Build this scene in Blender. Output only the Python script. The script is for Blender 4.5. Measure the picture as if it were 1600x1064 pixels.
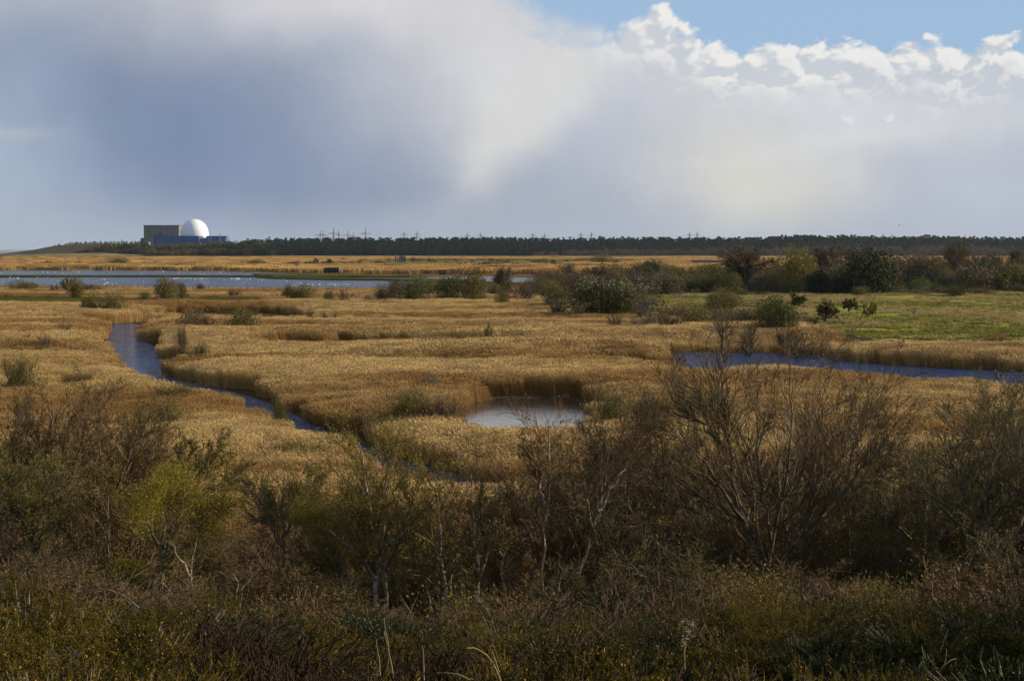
import bpy, math
import numpy as np
from mathutils import Vector

scene = bpy.context.scene
for ob in list(bpy.data.objects):
    bpy.data.objects.remove(ob)

# ---------------------------------------------------------------- camera
CAM_H = 12.0                       # eye height over the marsh, metres
FPX = 2500.0                       # focal length in pixels of the 1600 px wide photograph
PITCH = math.atan(142.0 / FPX)
cam_d = bpy.data.cameras.new('camera')
cam = bpy.data.objects.new('camera', cam_d)
scene.collection.objects.link(cam)
cam.location = (0, 0, CAM_H)
cam.rotation_euler = (math.pi / 2 - PITCH, 0, 0)
cam_d.sensor_width = 36.0
cam_d.lens = 36.0 * FPX / 1600.0
cam_d.clip_start = 0.1
cam_d.clip_end = 120000.0
scene.camera = cam

# ---------------------------------------------------------------- sun
SUN_AZ = math.radians(80)          # clockwise from the view direction (+Y): low sun from the right
SUN_EL = math.radians(20)
sun_d = bpy.data.lights.new('sun', 'SUN')
sun_d.energy = 5.0
sun_d.angle = math.radians(0.55)
sun_d.color = (1.0, 0.85, 0.63)
sun = bpy.data.objects.new('sun', sun_d)
scene.collection.objects.link(sun)
sdir = Vector((math.sin(SUN_AZ) * math.cos(SUN_EL), math.cos(SUN_AZ) * math.cos(SUN_EL), math.sin(SUN_EL)))
sun.rotation_euler = sdir.to_track_quat('Z', 'Y').to_euler()
sun.location = (200, 50, 150)

# ---------------------------------------------------------------- view
vs = scene.view_settings
scene.display_settings.display_device = 'sRGB'
vs.view_transform = 'Standard'
vs.look = 'None'
vs.exposure = 0.42
vs.gamma = 1.0
vs.use_curve_mapping = False
scene.cycles.max_bounces = 6
scene.cycles.diffuse_bounces = 2
scene.cycles.glossy_bounces = 3
scene.cycles.transmission_bounces = 3
scene.cycles.transparent_max_bounces = 8
scene.cycles.volume_bounces = 0
scene.cycles.use_denoising = True
scene.cycles.use_adaptive_sampling = True
scene.cycles.adaptive_threshold = 0.02


# ---------------------------------------------------------------- node helper
class NB:
    def __init__(self, nt):
        self.nt = nt

    def n(self, kind, **kw):
        nd = self.nt.nodes.new(kind)
        for k, v in kw.items():
            setattr(nd, k, v)
        return nd

    def put(self, sock, v):
        if v is None:
            return
        if hasattr(v, 'is_linked'):
            self.nt.links.new(v, sock)
        elif isinstance(v, (tuple, list)) and len(v) == 3 and sock.type == 'RGBA':
            sock.default_value = (*v, 1.0)
        else:
            sock.default_value = v

    def m(self, op, a, b=None, c=None, clamp=False):
        nd = self.n('ShaderNodeMath', operation=op, use_clamp=clamp)
        self.put(nd.inputs[0], a)
        self.put(nd.inputs[1], b)
        self.put(nd.inputs[2], c)
        return nd.outputs[0]

    def vm(self, op, a, b=None):
        nd = self.n('ShaderNodeVectorMath', operation=op)
        self.put(nd.inputs[0], a)
        if b is not None:
            self.put(nd.inputs[3 if op == 'SCALE' else 1], b)
        return nd.outputs[0]

    def xyz(self, x, y, z):
        nd = self.n('ShaderNodeCombineXYZ')
        for i, v in enumerate((x, y, z)):
            self.put(nd.inputs[i], v)
        return nd.outputs[0]

    def sep(self, v):
        nd = self.n('ShaderNodeSeparateXYZ')
        self.put(nd.inputs[0], v)
        return nd.outputs

    def noise(self, v, scale, detail=4.0, rough=0.5, dist=0.0, lac=2.0):
        nd = self.n('ShaderNodeTexNoise')
        self.put(nd.inputs['Vector'], v)
        nd.inputs['Scale'].default_value = scale
        nd.inputs['Detail'].default_value = detail
        nd.inputs['Roughness'].default_value = rough
        nd.inputs['Lacunarity'].default_value = lac
        nd.inputs['Distortion'].default_value = dist
        return nd.outputs[0]

    def ss(self, v, lo, hi, tlo=0.0, thi=1.0):
        nd = self.n('ShaderNodeMapRange', interpolation_type='SMOOTHSTEP')
        self.put(nd.inputs[0], v)
        for i, q in enumerate((lo, hi, tlo, thi)):
            self.put(nd.inputs[i + 1], q)
        return nd.outputs[0]

    def lin(self, v, lo, hi, tlo=0.0, thi=1.0):
        nd = self.n('ShaderNodeMapRange')
        self.put(nd.inputs[0], v)
        for i, q in enumerate((lo, hi, tlo, thi)):
            self.put(nd.inputs[i + 1], q)
        return nd.outputs[0]

    def mix(self, f, a, b):
        nd = self.n('ShaderNodeMix', data_type='RGBA')
        self.put(nd.inputs[0], f)
        self.put(nd.inputs[6], a)
        self.put(nd.inputs[7], b)
        return nd.outputs[2]


def srgb(r, g, b):
    f = lambda c: c / 12.92 if c <= 0.04045 else ((c + 0.055) / 1.055) ** 2.4
    return (f(r / 255), f(g / 255), f(b / 255))


# ---------------------------------------------------------------- sky: a clearing shower cloud over blue
world = bpy.data.worlds.new('World')
scene.world = world
world.use_nodes = True
wt = world.node_tree
wt.nodes.clear()
W_ = NB(wt)
SKY_K = 0.1
sky = W_.n('ShaderNodeTexSky', sky_type='NISHITA')
sky.sun_disc = False
sky.sun_elevation = SUN_EL
sky.sun_rotation = SUN_AZ
sky.air_density = 1.0
sky.dust_density = 0.6
sky.ozone_density = 1.6
tc = W_.n('ShaderNodeTexCoord')
dirv = tc.outputs['Generated']
dx, dy, dz = W_.sep(dirv)
AZ = W_.m('MULTIPLY', W_.m('ARCTAN2', dx, dy), 25.0)     # 1 unit = 1/25 radian
EL = W_.m('MULTIPLY', W_.m('ARCSINE', dz), 25.0)
wide = W_.vm('MULTIPLY', dirv, (25.0, 25.0, 34.0))
nw1 = W_.noise(wide, 0.33, 6.0, 0.55)
nw2 = W_.noise(W_.vm('ADD', wide, (41.0, 17.0, 9.0)), 0.33, 6.0, 0.55)
a_ = W_.m('ADD', AZ, W_.m('MULTIPLY', W_.m('SUBTRACT', nw1, 0.5), 2.2))
e_ = W_.m('ADD', EL, W_.m('MULTIPLY', W_.m('SUBTRACT', nw2, 0.5), 1.5))


def blob(a0, e0, sa, se, rot=0.0, a=None, e=None):
    a = a_ if a is None else a
    e = e_ if e is None else e
    c, s = math.cos(rot), math.sin(rot)
    da = W_.m('SUBTRACT', a, a0)
    de = W_.m('SUBTRACT', e, e0)
    p = W_.m('DIVIDE', W_.m('ADD', W_.m('MULTIPLY', da, c), W_.m('MULTIPLY', de, s)), sa)
    q = W_.m('DIVIDE', W_.m('SUBTRACT', W_.m('MULTIPLY', de, c), W_.m('MULTIPLY', da, s)), se)
    r2 = W_.m('ADD', W_.m('MULTIPLY', p, p), W_.m('MULTIPLY', q, q))
    return W_.m('EXPONENT', W_.m('MULTIPLY', r2, -0.7))


def K(r, g, b):
    return tuple(v / SKY_K / 1.34 for v in srgb(r, g, b))


# soft rain veil
veil = W_.mix(0.0, K(181, 187, 200), K(181, 187, 200))
for (a0, e0, sa, se, rot, colr, w) in (
        (-6.6, 2.9, 3.2, 0.8, 0.05, (142, 155, 180), 0.95),
        (-5.0, 2.0, 3.3, 1.5, -0.22, (126, 144, 172), 1.0),
        (-3.2, 0.95, 3.0, 0.75, -0.08, (136, 151, 177), 0.95),
        (-1.6, 2.0, 1.5, 0.9, 0.0, (172, 178, 194), 0.7),
        (-2.0, 3.6, 3.2, 0.62, 0.06, (216, 214, 216), 0.95),
        (-4.8, 4.1, 2.6, 0.4, 0.05, (205, 203, 207), 0.8),
        (0.4, 2.9, 2.0, 0.9, 0.3, (218, 217, 217), 0.85),
        (0.2, 2.1, 1.9, 0.42, 0.85, (222, 221, 217), 0.85),
        (1.7, 1.75, 0.75, 1.15, 0.0, (181, 187, 203), 0.85),
        (-0.4, 0.45, 2.6, 0.45, 0.0, (170, 177, 191), 0.8),
        (3.6, 1.5, 1.3, 0.75, 0.0, (213, 213, 208), 0.8),
        (3.9, 0.95, 1.0, 0.55, 0.2, (222, 219, 206), 0.75),
        (4.6, 2.35, 3.0, 0.6, -0.08, (214, 216, 221), 0.85),
        (7.3, 0.9, 1.9, 0.75, 0.0, (186, 194, 207), 0.9),
        (5.2, 1.75, 1.6, 0.16, 0.2, (220, 220, 219), 0.5),
        (-4.7, 1.75, 2.5, 1.15, -0.2, (122, 140, 169), 0.6),
        (-8.6, 1.35, 1.5, 1.15, 0.0, (168, 186, 205), 0.92)):
    veil = W_.mix(W_.m('MULTIPLY', blob(a0, e0, sa, se, rot), w, clamp=True), veil, K(*colr))
veil = W_.vm('SCALE', veil, W_.lin(W_.noise(W_.vm('MULTIPLY', wide, (1.0, 1.0, 0.55)), 0.8, 7.0, 0.6), 0.25, 0.75, 0.93, 1.06))
# cumulus billows along the sunlit edge of the shower and beside it
def billow(off):
    v = W_.vm('ADD', wide, off)
    warp = W_.n('ShaderNodeTexNoise')
    W_.put(warp.inputs['Vector'], v)
    warp.inputs['Scale'].default_value = 0.9
    warp.inputs['Detail'].default_value = 3
    v2 = W_.vm('ADD', v, W_.vm('SCALE', W_.vm('SUBTRACT', warp.outputs[1], (0.5, 0.5, 0.5)), 0.9))
    nd = W_.n('ShaderNodeTexVoronoi', feature='SMOOTH_F1')
    W_.put(nd.inputs['Vector'], v2)
    nd.inputs['Scale'].default_value = 1.35
    nd.inputs['Detail'].default_value = 3.0
    nd.inputs['Roughness'].default_value = 0.55
    nd.inputs['Smoothness'].default_value = 0.35
    return W_.m('SUBTRACT', 1.0, nd.outputs['Distance'])


right_ = Vector((math.cos(0), 0, 0))
b0 = billow((0.0, 0.0, 0.0))
b1 = billow((0.13, 0.0, 0.17))
lit = W_.ss(W_.m('ADD', W_.m('SUBTRACT', b0, b1), W_.m('MULTIPLY', W_.m('SUBTRACT', W_.noise(wide, 3.0, 4.0, 0.6), 0.5), 0.16)), -0.17, 0.19)
Tright = W_.m('ADD', 3.45, W_.m('MULTIPLY', W_.m('SUBTRACT', W_.noise(W_.vm('ADD', wide, (7.0, 3.0, 1.0)), 0.42, 2.0), 0.5), 0.55))
T = W_.m('ADD', Tright, W_.m('ADD', W_.ss(AZ, 3.3, 2.3, 0.0, 0.55), W_.ss(AZ, 1.2, -2.2, 0.0, 2.6)))
backfade = W_.ss(W_.m('ABSOLUTE', AZ), 26.0, 48.0, 0.0, 1.6)
T = W_.m('SUBTRACT', T, backfade)
dep = W_.m('ADD', W_.m('SUBTRACT', T, EL), W_.m('MULTIPLY', W_.m('ADD', W_.m('SUBTRACT', b0, 0.55), W_.m('MULTIPLY', W_.m('SUBTRACT', W_.noise(wide, 2.2, 5.0, 0.62), 0.5), 0.55)), 0.55))
soft = W_.ss(AZ, 2.6, 0.5, 0.17, 0.9)
mass = W_.ss(dep, 0.0, soft)
puffcol = W_.mix(lit, K(200, 206, 214), K(245, 243, 238))
puff = W_.m('MULTIPLY', W_.ss(dep, 1.15, 0.35), W_.ss(AZ, 0.9, 2.3))
inner = W_.m('MULTIPLY', blob(6.9, 2.25, 2.3, 0.75, -0.1), W_.ss(b0, 0.36, 0.66))
inner2 = W_.m('MULTIPLY', blob(2.8, 3.0, 1.7, 0.36, -0.05), W_.ss(b0, 0.35, 0.6))
puff = W_.m('MAXIMUM', puff, W_.m('MAXIMUM', inner, inner2), clamp=True)
cloud = W_.mix(W_.m('MULTIPLY', puff, 0.8), veil, puffcol)
# stray small clouds elsewhere
stray = W_.m('MULTIPLY', W_.ss(W_.noise(wide, 0.16, 7.0, 0.58), 0.50, 0.66), W_.ss(EL, 5.0, 9.0, 0.0, 0.8))
one = blob(7.4, 3.78, 0.42, 0.16, -0.2)
one = W_.m('MULTIPLY', W_.ss(W_.m('MULTIPLY', one, W_.m('ADD', b0, 0.3)), 0.42, 0.62), 0.85)
pink = W_.m('MULTIPLY', blob(-7.7, 1.8, 0.75, 0.12, -0.1), W_.ss(nw1, 0.4, 0.6, 0.2, 0.8))
skyhigh = W_.mix(0.6, sky.outputs[0], K(126, 150, 186))
skyblue = W_.mix(W_.ss(EL, 5.0, 16.0, 0.92, 0.0), skyhigh, K(160, 189, 220))
base = W_.mix(W_.m('MAXIMUM', stray, one), skyblue, K(222, 222, 226))
full = W_.mix(mass, base, cloud)
full = W_.mix(W_.m('MULTIPLY', pink, 0.7), full, K(198, 192, 196))
hz = W_.ss(EL, 1.0, 0.0, 0.0, 0.6)
full = W_.mix(hz, full, K(170, 180, 194))
bg = W_.n('ShaderNodeBackground')
W_.put(bg.inputs[0], full)
bg.inputs[1].default_value = SKY_K
wo = W_.n('ShaderNodeOutputWorld')
wt.links.new(bg.outputs[0], wo.inputs[0])
world.cycles.sampling_method = 'MANUAL'
world.cycles.sample_map_resolution = 1024


# ---------------------------------------------------------------- photograph pixel -> place in the world
CP, SP = math.cos(PITCH), math.sin(PITCH)


def ray(px, py):
    px = np.asarray(px, float)
    py = np.asarray(py, float)
    cx, cy = (px - 800) / FPX, (532 - py) / FPX
    return cx, CP + cy * SP, -SP + cy * CP


def ground(px, py, z=0.0):
    x, y, w = ray(px, py)
    t = (z - CAM_H) / w
    return x * t, y * t


def at(px, py, D):
    x, y, w = ray(px, py)
    t = D / y
    return np.stack([x * t, np.full_like(x * t, D), CAM_H + w * t], -1)


# ---------------------------------------------------------------- mesh helpers
def mesh(name, V, faces):
    """V (N,3); faces: list of int arrays (M,k)"""
    V = np.asarray(V, np.float32)
    me = bpy.data.meshes.new(name)
    me.vertices.add(len(V))
    me.vertices.foreach_set('co', V.ravel())
    faces = [np.asarray(f, np.int32) for f in faces if len(f)]
    nl = sum(f.size for f in faces)
    me.loops.add(nl)
    me.loops.foreach_set('vertex_index', np.concatenate([f.ravel() for f in faces]))
    tot = np.concatenate([np.full(len(f), f.shape[1], np.int32) for f in faces])
    start = np.concatenate([[0], np.cumsum(tot)[:-1]]).astype(np.int32)
    me.polygons.add(len(tot))
    me.polygons.foreach_set('loop_start', start)
    try:
        me.polygons.foreach_set('loop_total', tot)
    except Exception:
        pass
    me.update(calc_edges=True)
    return me


class MB:
    """collects geometry for one mesh, with several material slots"""
    def __init__(self):
        self.V, self.F, self.M, self.n = [], [], [], 0

    def add(self, V, faces, mi=0):
        V = np.asarray(V, float).reshape(-1, 3)
        for f in faces:
            if len(f):
                self.F.append(np.asarray(f, np.int64) + self.n)
                self.M.append(mi)
        self.V.append(V)
        self.n += len(V)

    def box(self, c, s, mi=0, rz=0.0):
        sx, sy, sz = (q / 2 for q in s)
        V = np.array([[x, y, z] for z in (-sz, sz) for y in (-sy, sy) for x in (-sx, sx)], float)
        if rz:
            cr, sr = math.cos(rz), math.sin(rz)
            V = np.stack([V[:, 0] * cr - V[:, 1] * sr, V[:, 0] * sr + V[:, 1] * cr, V[:, 2]], 1)
        self.add(V + np.asarray(c, float), [[[0, 2, 3, 1], [4, 5, 7, 6], [0, 1, 5, 4], [2, 6, 7, 3], [0, 4, 6, 2], [1, 3, 7, 5]]], mi)

    def bar(self, p, q, r, k=4, r2=None, mi=0):
        P = np.array([[p, q]], float)
        self.tubes(P, np.array([[r, r if r2 is None else r2]]), k, mi)

    def tubes(self, P, R, k=4, mi=0, caps=False):
        V, F = tube_geo(P, R, k)
        self.add(V, [F], mi)

    def build(self, name, mats, parent=None, smooth=False, col=None):
        V = np.concatenate(self.V) if self.V else np.zeros((0, 3))
        me = mesh(name, V, self.F)
        mats = mats if isinstance(mats, (list, tuple)) else [mats]
        for m in mats:
            me.materials.append(m)
        if len(mats) > 1:
            mi = np.concatenate([np.full(len(f), m, np.int32) for f, m in zip(self.F, self.M)])
            me.polygons.foreach_set('material_index', mi)
        me.polygons.foreach_set('use_smooth', np.full(len(me.polygons), bool(smooth)))
        return link(name, me, parent, col)


def link(name, data, parent=None, col=None):
    o = bpy.data.objects.new(name, data)
    (col or scene.collection).objects.link(o)
    if parent is not None:
        o.parent = parent
    return o


def tag(o, label=None, cat=None, group=None, kind=None):
    for k, v in (('label', label), ('category', cat), ('group', group), ('kind', kind)):
        if v:
            o[k] = v
    return o


def thing(name, loc, label, cat, group=None, rz=0.0):
    o = link(name, None)
    o.location = loc
    o.rotation_euler = (0, 0, rz)
    o.empty_display_size = 0.2
    return tag(o, label, cat, group)


def unit(v):
    return v / np.maximum(np.linalg.norm(v, axis=-1, keepdims=True), 1e-9)


def tube_geo(P, R, k):
    """P (B,N,3) chains, R (B,N) radii -> verts, quads.  k=2 gives ribbons."""
    P = np.asarray(P, float)
    B, N, _ = P.shape
    T = np.gradient(P, axis=1) if N > 2 else np.repeat(P[:, 1:] - P[:, :1], 2, axis=1)
    T = unit(T)
    ref = np.where(np.abs(T[:, :1, 2:3]) > 0.8, np.array([1.0, 0.0, 0.0]), np.array([0.0, 0.0, 1.0]))
    ref = np.repeat(ref, N, axis=1)
    U = unit(np.cross(T, ref))
    Wv = np.cross(T, U)
    if k == 2:
        ph = (np.arange(B) * 2.399)[:, None, None]
        D = U * np.cos(ph) + Wv * np.sin(ph)
        V = np.stack([P + D * R[..., None], P - D * R[..., None]], 2).reshape(-1, 3)
        i = (np.arange(B)[:, None] * N + np.arange(N - 1)[None]).ravel() * 2
        return V, np.stack([i, i + 1, i + 3, i + 2], 1)
    ang = np.arange(k) * 2 * math.pi / k
    V = (P[:, :, None] + R[:, :, None, None] * (U[:, :, None] * np.cos(ang)[None, None, :, None] + Wv[:, :, None] * np.sin(ang)[None, None, :, None])).reshape(-1, 3)
    i = (np.arange(B)[:, None] * N + np.arange(N - 1)[None]).ravel() * k
    F = []
    for j in range(k):
        j2 = (j + 1) % k
        F.append(np.stack([i + j, i + j2, i + k + j2, i + k + j], 1))
    return V, np.concatenate(F)


def leaf_geo(rng, C, size, aspect=0.5, up=0.0):
    """one rhombic leaf per centre"""
    n = len(C)
    d = unit(rng.normal(size=(n, 3)) + np.array([0, 0, up]))
    s = unit(np.cross(d, rng.normal(size=(n, 3))))
    L = (np.asarray(size) * rng.uniform(0.6, 1.3, n))[:, None]
    V = np.stack([C - d * L * .5, C + s * L * aspect * .5, C + d * L * .5, C - s * L * aspect * .5], 1).reshape(-1, 3)
    return V, np.arange(n * 4).reshape(n, 4)


def vnoise(x, y, cell, seed=0):
    """smooth 2-D value noise 0..1"""
    x = np.asarray(x, float) / cell
    y = np.asarray(y, float) / cell
    xi, yi = np.floor(x).astype(np.int64), np.floor(y).astype(np.int64)
    fx, fy = x - xi, y - yi
    fx, fy = fx * fx * (3 - 2 * fx), fy * fy * (3 - 2 * fy)

    def h(i, j):
        q = (i * 374761393 + j * 668265263 + seed * 982451653) & 0xffffffff
        q = ((q ^ (q >> 13)) * 1274126177) & 0xffffffff
        return ((q ^ (q >> 16)) & 0xffff) / 65535.0
    return (h(xi, yi) * (1 - fx) + h(xi + 1, yi) * fx) * (1 - fy) + (h(xi, yi + 1) * (1 - fx) + h(xi + 1, yi + 1) * fx) * fy


def inside(poly, x, y):
    poly = np.asarray(poly, float)
    x = np.asarray(x, float)
    y = np.asarray(y, float)
    r = np.zeros(x.shape, bool)
    n = len(poly)
    for i in range(n):
        (x0, y0), (x1, y1) = poly[i], poly[(i + 1) % n]
        if y0 == y1:
            continue
        c = ((y0 > y) != (y1 > y)) & (x < (x1 - x0) * (y - y0) / (y1 - y0) + x0)
        r ^= c
    return r


def edge_dist(poly, x, y):
    poly = np.asarray(poly, float)
    d = np.full(np.shape(x), 1e9)
    for i in range(len(poly)):
        a, b = poly[i], poly[(i + 1) % len(poly)]
        ab = b - a
        t = np.clip(((x - a[0]) * ab[0] + (y - a[1]) * ab[1]) / max(ab @ ab, 1e-9), 0, 1)
        d = np.minimum(d, np.hypot(x - a[0] - t * ab[0], y - a[1] - t * ab[1]))
    return d


def poly_px(pts):
    p = np.array(pts, float)
    x, y = ground(p[:, 0], p[:, 1])
    return np.stack([x, y], 1)


# ---------------------------------------------------------------- materials
def plant_mat(name, c1, c2, trans=0.25, island=True, patch=None, patch_col=None, rough=0.7, vary=0.2):
    """diffuse + a little translucency; colour varies leaf by leaf and plant by plant"""
    m = bpy.data.materials.new(name)
    m.use_nodes = True
    nt = m.node_tree
    nt.nodes.clear()
    b = NB(nt)
    if island:
        g = b.n('ShaderNodeNewGeometry').outputs['Random Per Island']
    else:
        g = b.n('ShaderNodeObjectInfo').outputs['Random']
    col = b.mix(g, c1, c2)
    oi = b.n('ShaderNodeObjectInfo')
    v = b.lin(oi.outputs['Random'], 0, 1, 1 - vary, 1 + vary)
    if patch:
        pos = b.n('ShaderNodeNewGeometry').outputs['Position']
        nz = b.noise(b.vm('MULTIPLY', pos, (0.30, 1, 0.0)), patch, 4.0, 0.6)  # long bands; on the near reeds partly painted light and dark
        col = b.mix(b.ss(nz, 0.42, 0.60), col, patch_col)
    hsv = b.n('ShaderNodeHueSaturation')
    b.put(hsv.inputs['Value'], v)
    b.put(hsv.inputs['Color'], col)
    col = hsv.outputs[0]
    d = b.n('ShaderNodeBsdfPrincipled')
    b.put(d.inputs['Base Color'], col)
    d.inputs['Roughness'].default_value = rough
    d.inputs['Specular IOR Level'].default_value = 0.12
    out = b.n('ShaderNodeOutputMaterial')
    if trans > 0:
        t = b.n('ShaderNodeBsdfTranslucent')
        b.put(t.inputs[0], col)
        mx = b.n('ShaderNodeMixShader')
        mx.inputs[0].default_value = trans
        nt.links.new(d.outputs[0], mx.inputs[1])
        nt.links.new(t.outputs[0], mx.inputs[2])
        nt.links.new(mx.outputs[0], out.inputs[0])
    else:
        nt.links.new(d.outputs[0], out.inputs[0])
    return m


def solid_mat(name, c1, c2=None, scale=4.0, rough=0.8, bump=0.0, stretch=(1, 1, 1), detail=5.0, lo=0.35, hi=0.65, spec=0.3, metal=0.0):
    m = bpy.data.materials.new(name)
    m.use_nodes = True
    nt = m.node_tree
    b = NB(nt)
    d = nt.nodes['Principled BSDF']
    d.inputs['Roughness'].default_value = rough
    d.inputs['Specular IOR Level'].default_value = spec
    d.inputs['Metallic'].default_value = metal
    tcn = b.n('ShaderNodeTexCoord')
    v = b.vm('MULTIPLY', tcn.outputs['Object'], stretch)
    nz = b.noise(v, scale, detail, 0.6)
    b.put(d.inputs['Base Color'], b.mix(b.ss(nz, lo, hi), c1, c2 or c1))
    if bump:
        bp = b.n('ShaderNodeBump')
        bp.inputs['Strength'].default_value = 1.0
        bp.inputs['Distance'].default_value = bump
        b.put(bp.inputs['Height'], nz)
        nt.links.new(bp.outputs[0], d.inputs['Normal'])
    return m


# ---------------------------------------------------------------- geometry-node scatter
PROTO = {}


def proto_collection(name, objs):
    c = bpy.data.collections.new(name)
    for o in objs:
        c.objects.link(o)
    return c


def proto_obj(name, mb, mats, smooth=False):
    V = np.concatenate(mb.V)
    me = mesh(name, V, mb.F)
    for m in (mats if isinstance(mats, (list, tuple)) else [mats]):
        me.materials.append(m)
    if isinstance(mats, (list, tuple)) and len(mats) > 1:
        me.polygons.foreach_set('material_index', np.concatenate([np.full(len(f), q, np.int32) for f, q in zip(mb.F, mb.M)]))
    return bpy.data.objects.new(name, me)


def scatter(name, coll, P, rot, scl, idx, kind='stuff', label=None):
    """one object of kind stuff: copies of the collection's meshes on the points P"""
    n = len(P)
    me = bpy.data.meshes.new(name)
    me.vertices.add(n)
    me.vertices.foreach_set('co', np.asarray(P, np.float32).ravel())
    for nm, tp, data in (('rot', 'FLOAT_VECTOR', rot), ('scl', 'FLOAT_VECTOR', scl)):
        at_ = me.attributes.new(nm, tp, 'POINT')
        at_.data.foreach_set('vector', np.asarray(data, np.float32).ravel())
    ai = me.attributes.new('pick', 'INT', 'POINT')
    ai.data.foreach_set('value', np.asarray(idx, np.int32))
    o = link(name, me)
    tag(o, label=label, kind=kind)
    ng = bpy.data.node_groups.new(name + '_nodes', 'GeometryNodeTree')
    ng.interface.new_socket('Geometry', in_out='INPUT', socket_type='NodeSocketGeometry')
    ng.interface.new_socket('Geometry', in_out='OUTPUT', socket_type='NodeSocketGeometry')
    gi = ng.nodes.new('NodeGroupInput')
    go = ng.nodes.new('NodeGroupOutput')
    ci = ng.nodes.new('GeometryNodeCollectionInfo')
    ci.inputs['Collection'].default_value = coll
    ci.inputs['Separate Children'].default_value = True
    ci.inputs['Reset Children'].default_value = True
    ip = ng.nodes.new('GeometryNodeInstanceOnPoints')

    def attr(nm, tp):
        a = ng.nodes.new('GeometryNodeInputNamedAttribute')
        a.data_type = tp
        a.inputs['Name'].default_value = nm
        return next(s for s in a.outputs if s.enabled and s.name == 'Attribute')
    ng.links.new(gi.outputs[0], ip.inputs['Points'])
    ng.links.new(ci.outputs[0], ip.inputs['Instance'])
    ip.inputs['Pick Instance'].default_value = True
    ng.links.new(attr('pick', 'INT'), ip.inputs['Instance Index'])
    e2r = ng.nodes.new('FunctionNodeEulerToRotation')
    ng.links.new(attr('rot', 'FLOAT_VECTOR'), e2r.inputs[0])
    ng.links.new(e2r.outputs[0], ip.inputs['Rotation'])
    ng.links.new(attr('scl', 'FLOAT_VECTOR'), ip.inputs['Scale'])
    ng.links.new(ip.outputs[0], go.inputs[0])
    md = o.modifiers.new('scatter', 'NODES')
    md.node_group = ng
    return o
# ================================================================ the land
rng = np.random.default_rng(7)
PROF_D = [-60, 0, 6, 10, 20, 36, 50, 64, 76, 1e6]
PROF_Z = [12.5, 10.4, 9.55, 8.75, 6.7, 3.1, 1.1, 0.15, 0.0, 0.0]


def terr(x, y):
    y = np.asarray(y, float)
    x = np.asarray(x, float)
    z = np.interp(y, PROF_D, PROF_Z)
    amp = np.clip((70 - y) / 30, 0, 1) * np.clip((np.abs(x) + y) / 12, 0, 1)
    return z + amp * ((vnoise(x, y, 6.0, 3) - 0.5) * 0.8 + (vnoise(x, y, 1.7, 4) - 0.5) * 0.25)


def terr1(x, y):
    return float(terr(np.array([x]), np.array([y]))[0])


def grid_mesh(name, X, Y, Z, mat, keep=None):
    ny, nx = X.shape
    V = np.stack([X, Y, Z], -1).reshape(-1, 3)
    i = (np.arange(ny - 1)[:, None] * nx + np.arange(nx - 1)[None]).ravel()
    F = np.stack([i, i + 1, i + nx + 1, i + nx], 1)
    if keep is not None:
        F = F[keep.ravel()]
        u, inv = np.unique(F, return_inverse=True)
        V, F = V[u], inv.reshape(-1, 4)
    me = mesh(name, V, [F])
    me.materials.append(mat)
    me.polygons.foreach_set('use_smooth', np.ones(len(me.polygons), bool))
    return link(name, me)


# ---- ground: heath slope, marsh floor, out to the horizon
gm = bpy.data.materials.new('earth and litter')
gm.use_nodes = True
b = NB(gm.node_tree)
pos = b.n('ShaderNodeNewGeometry').outputs['Position']
px_, py_, pz_ = b.sep(pos)
n1 = b.noise(pos, 0.35, 6.0, 0.6)
n2 = b.noise(b.vm('MULTIPLY', pos, (0.006, 0.02, 0)), 1.0, 6.0, 0.6)
n3 = b.noise(b.vm('MULTIPLY', pos, (1, 1, 0)), 9.0, 4.0, 0.6)
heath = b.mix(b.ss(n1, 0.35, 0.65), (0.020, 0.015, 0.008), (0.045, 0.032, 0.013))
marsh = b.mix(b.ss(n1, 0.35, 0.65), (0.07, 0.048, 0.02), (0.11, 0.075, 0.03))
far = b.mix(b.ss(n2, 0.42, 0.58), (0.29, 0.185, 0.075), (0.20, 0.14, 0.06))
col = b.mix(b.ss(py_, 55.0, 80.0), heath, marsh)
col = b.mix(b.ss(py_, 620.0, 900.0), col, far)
col = b.mix(b.ss(n3, 0.3, 0.7, 0.0, 0.35), col, (0.02, 0.016, 0.008))
d = gm.node_tree.nodes['Principled BSDF']
b.put(d.inputs['Base Color'], col)
d.inputs['Roughness'].default_value = 0.95
d.inputs['Specular IOR Level'].default_value = 0.0
bp = b.n('ShaderNodeBump')
bp.inputs['Distance'].default_value = 0.12
b.put(bp.inputs['Height'], b.m('ADD', n1, n3))
gm.node_tree.links.new(bp.outputs[0], d.inputs['Normal'])
ys = np.concatenate([np.arange(-60, 0, 4), np.arange(0, 84, 1.0), np.arange(84, 500, 16), np.arange(500, 3000, 125), np.geomspace(3000, 60000, 14)])
xp = np.concatenate([np.arange(0, 42, 1.0), np.arange(42, 400, 18), np.arange(400, 3000, 200), np.geomspace(3000, 50000, 12)])
xs = np.concatenate([-xp[:0:-1], xp])
X, Y = np.meshgrid(xs, ys)
tag(grid_mesh('ground', X, Y, terr(X, Y), gm), kind='structure')

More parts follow.
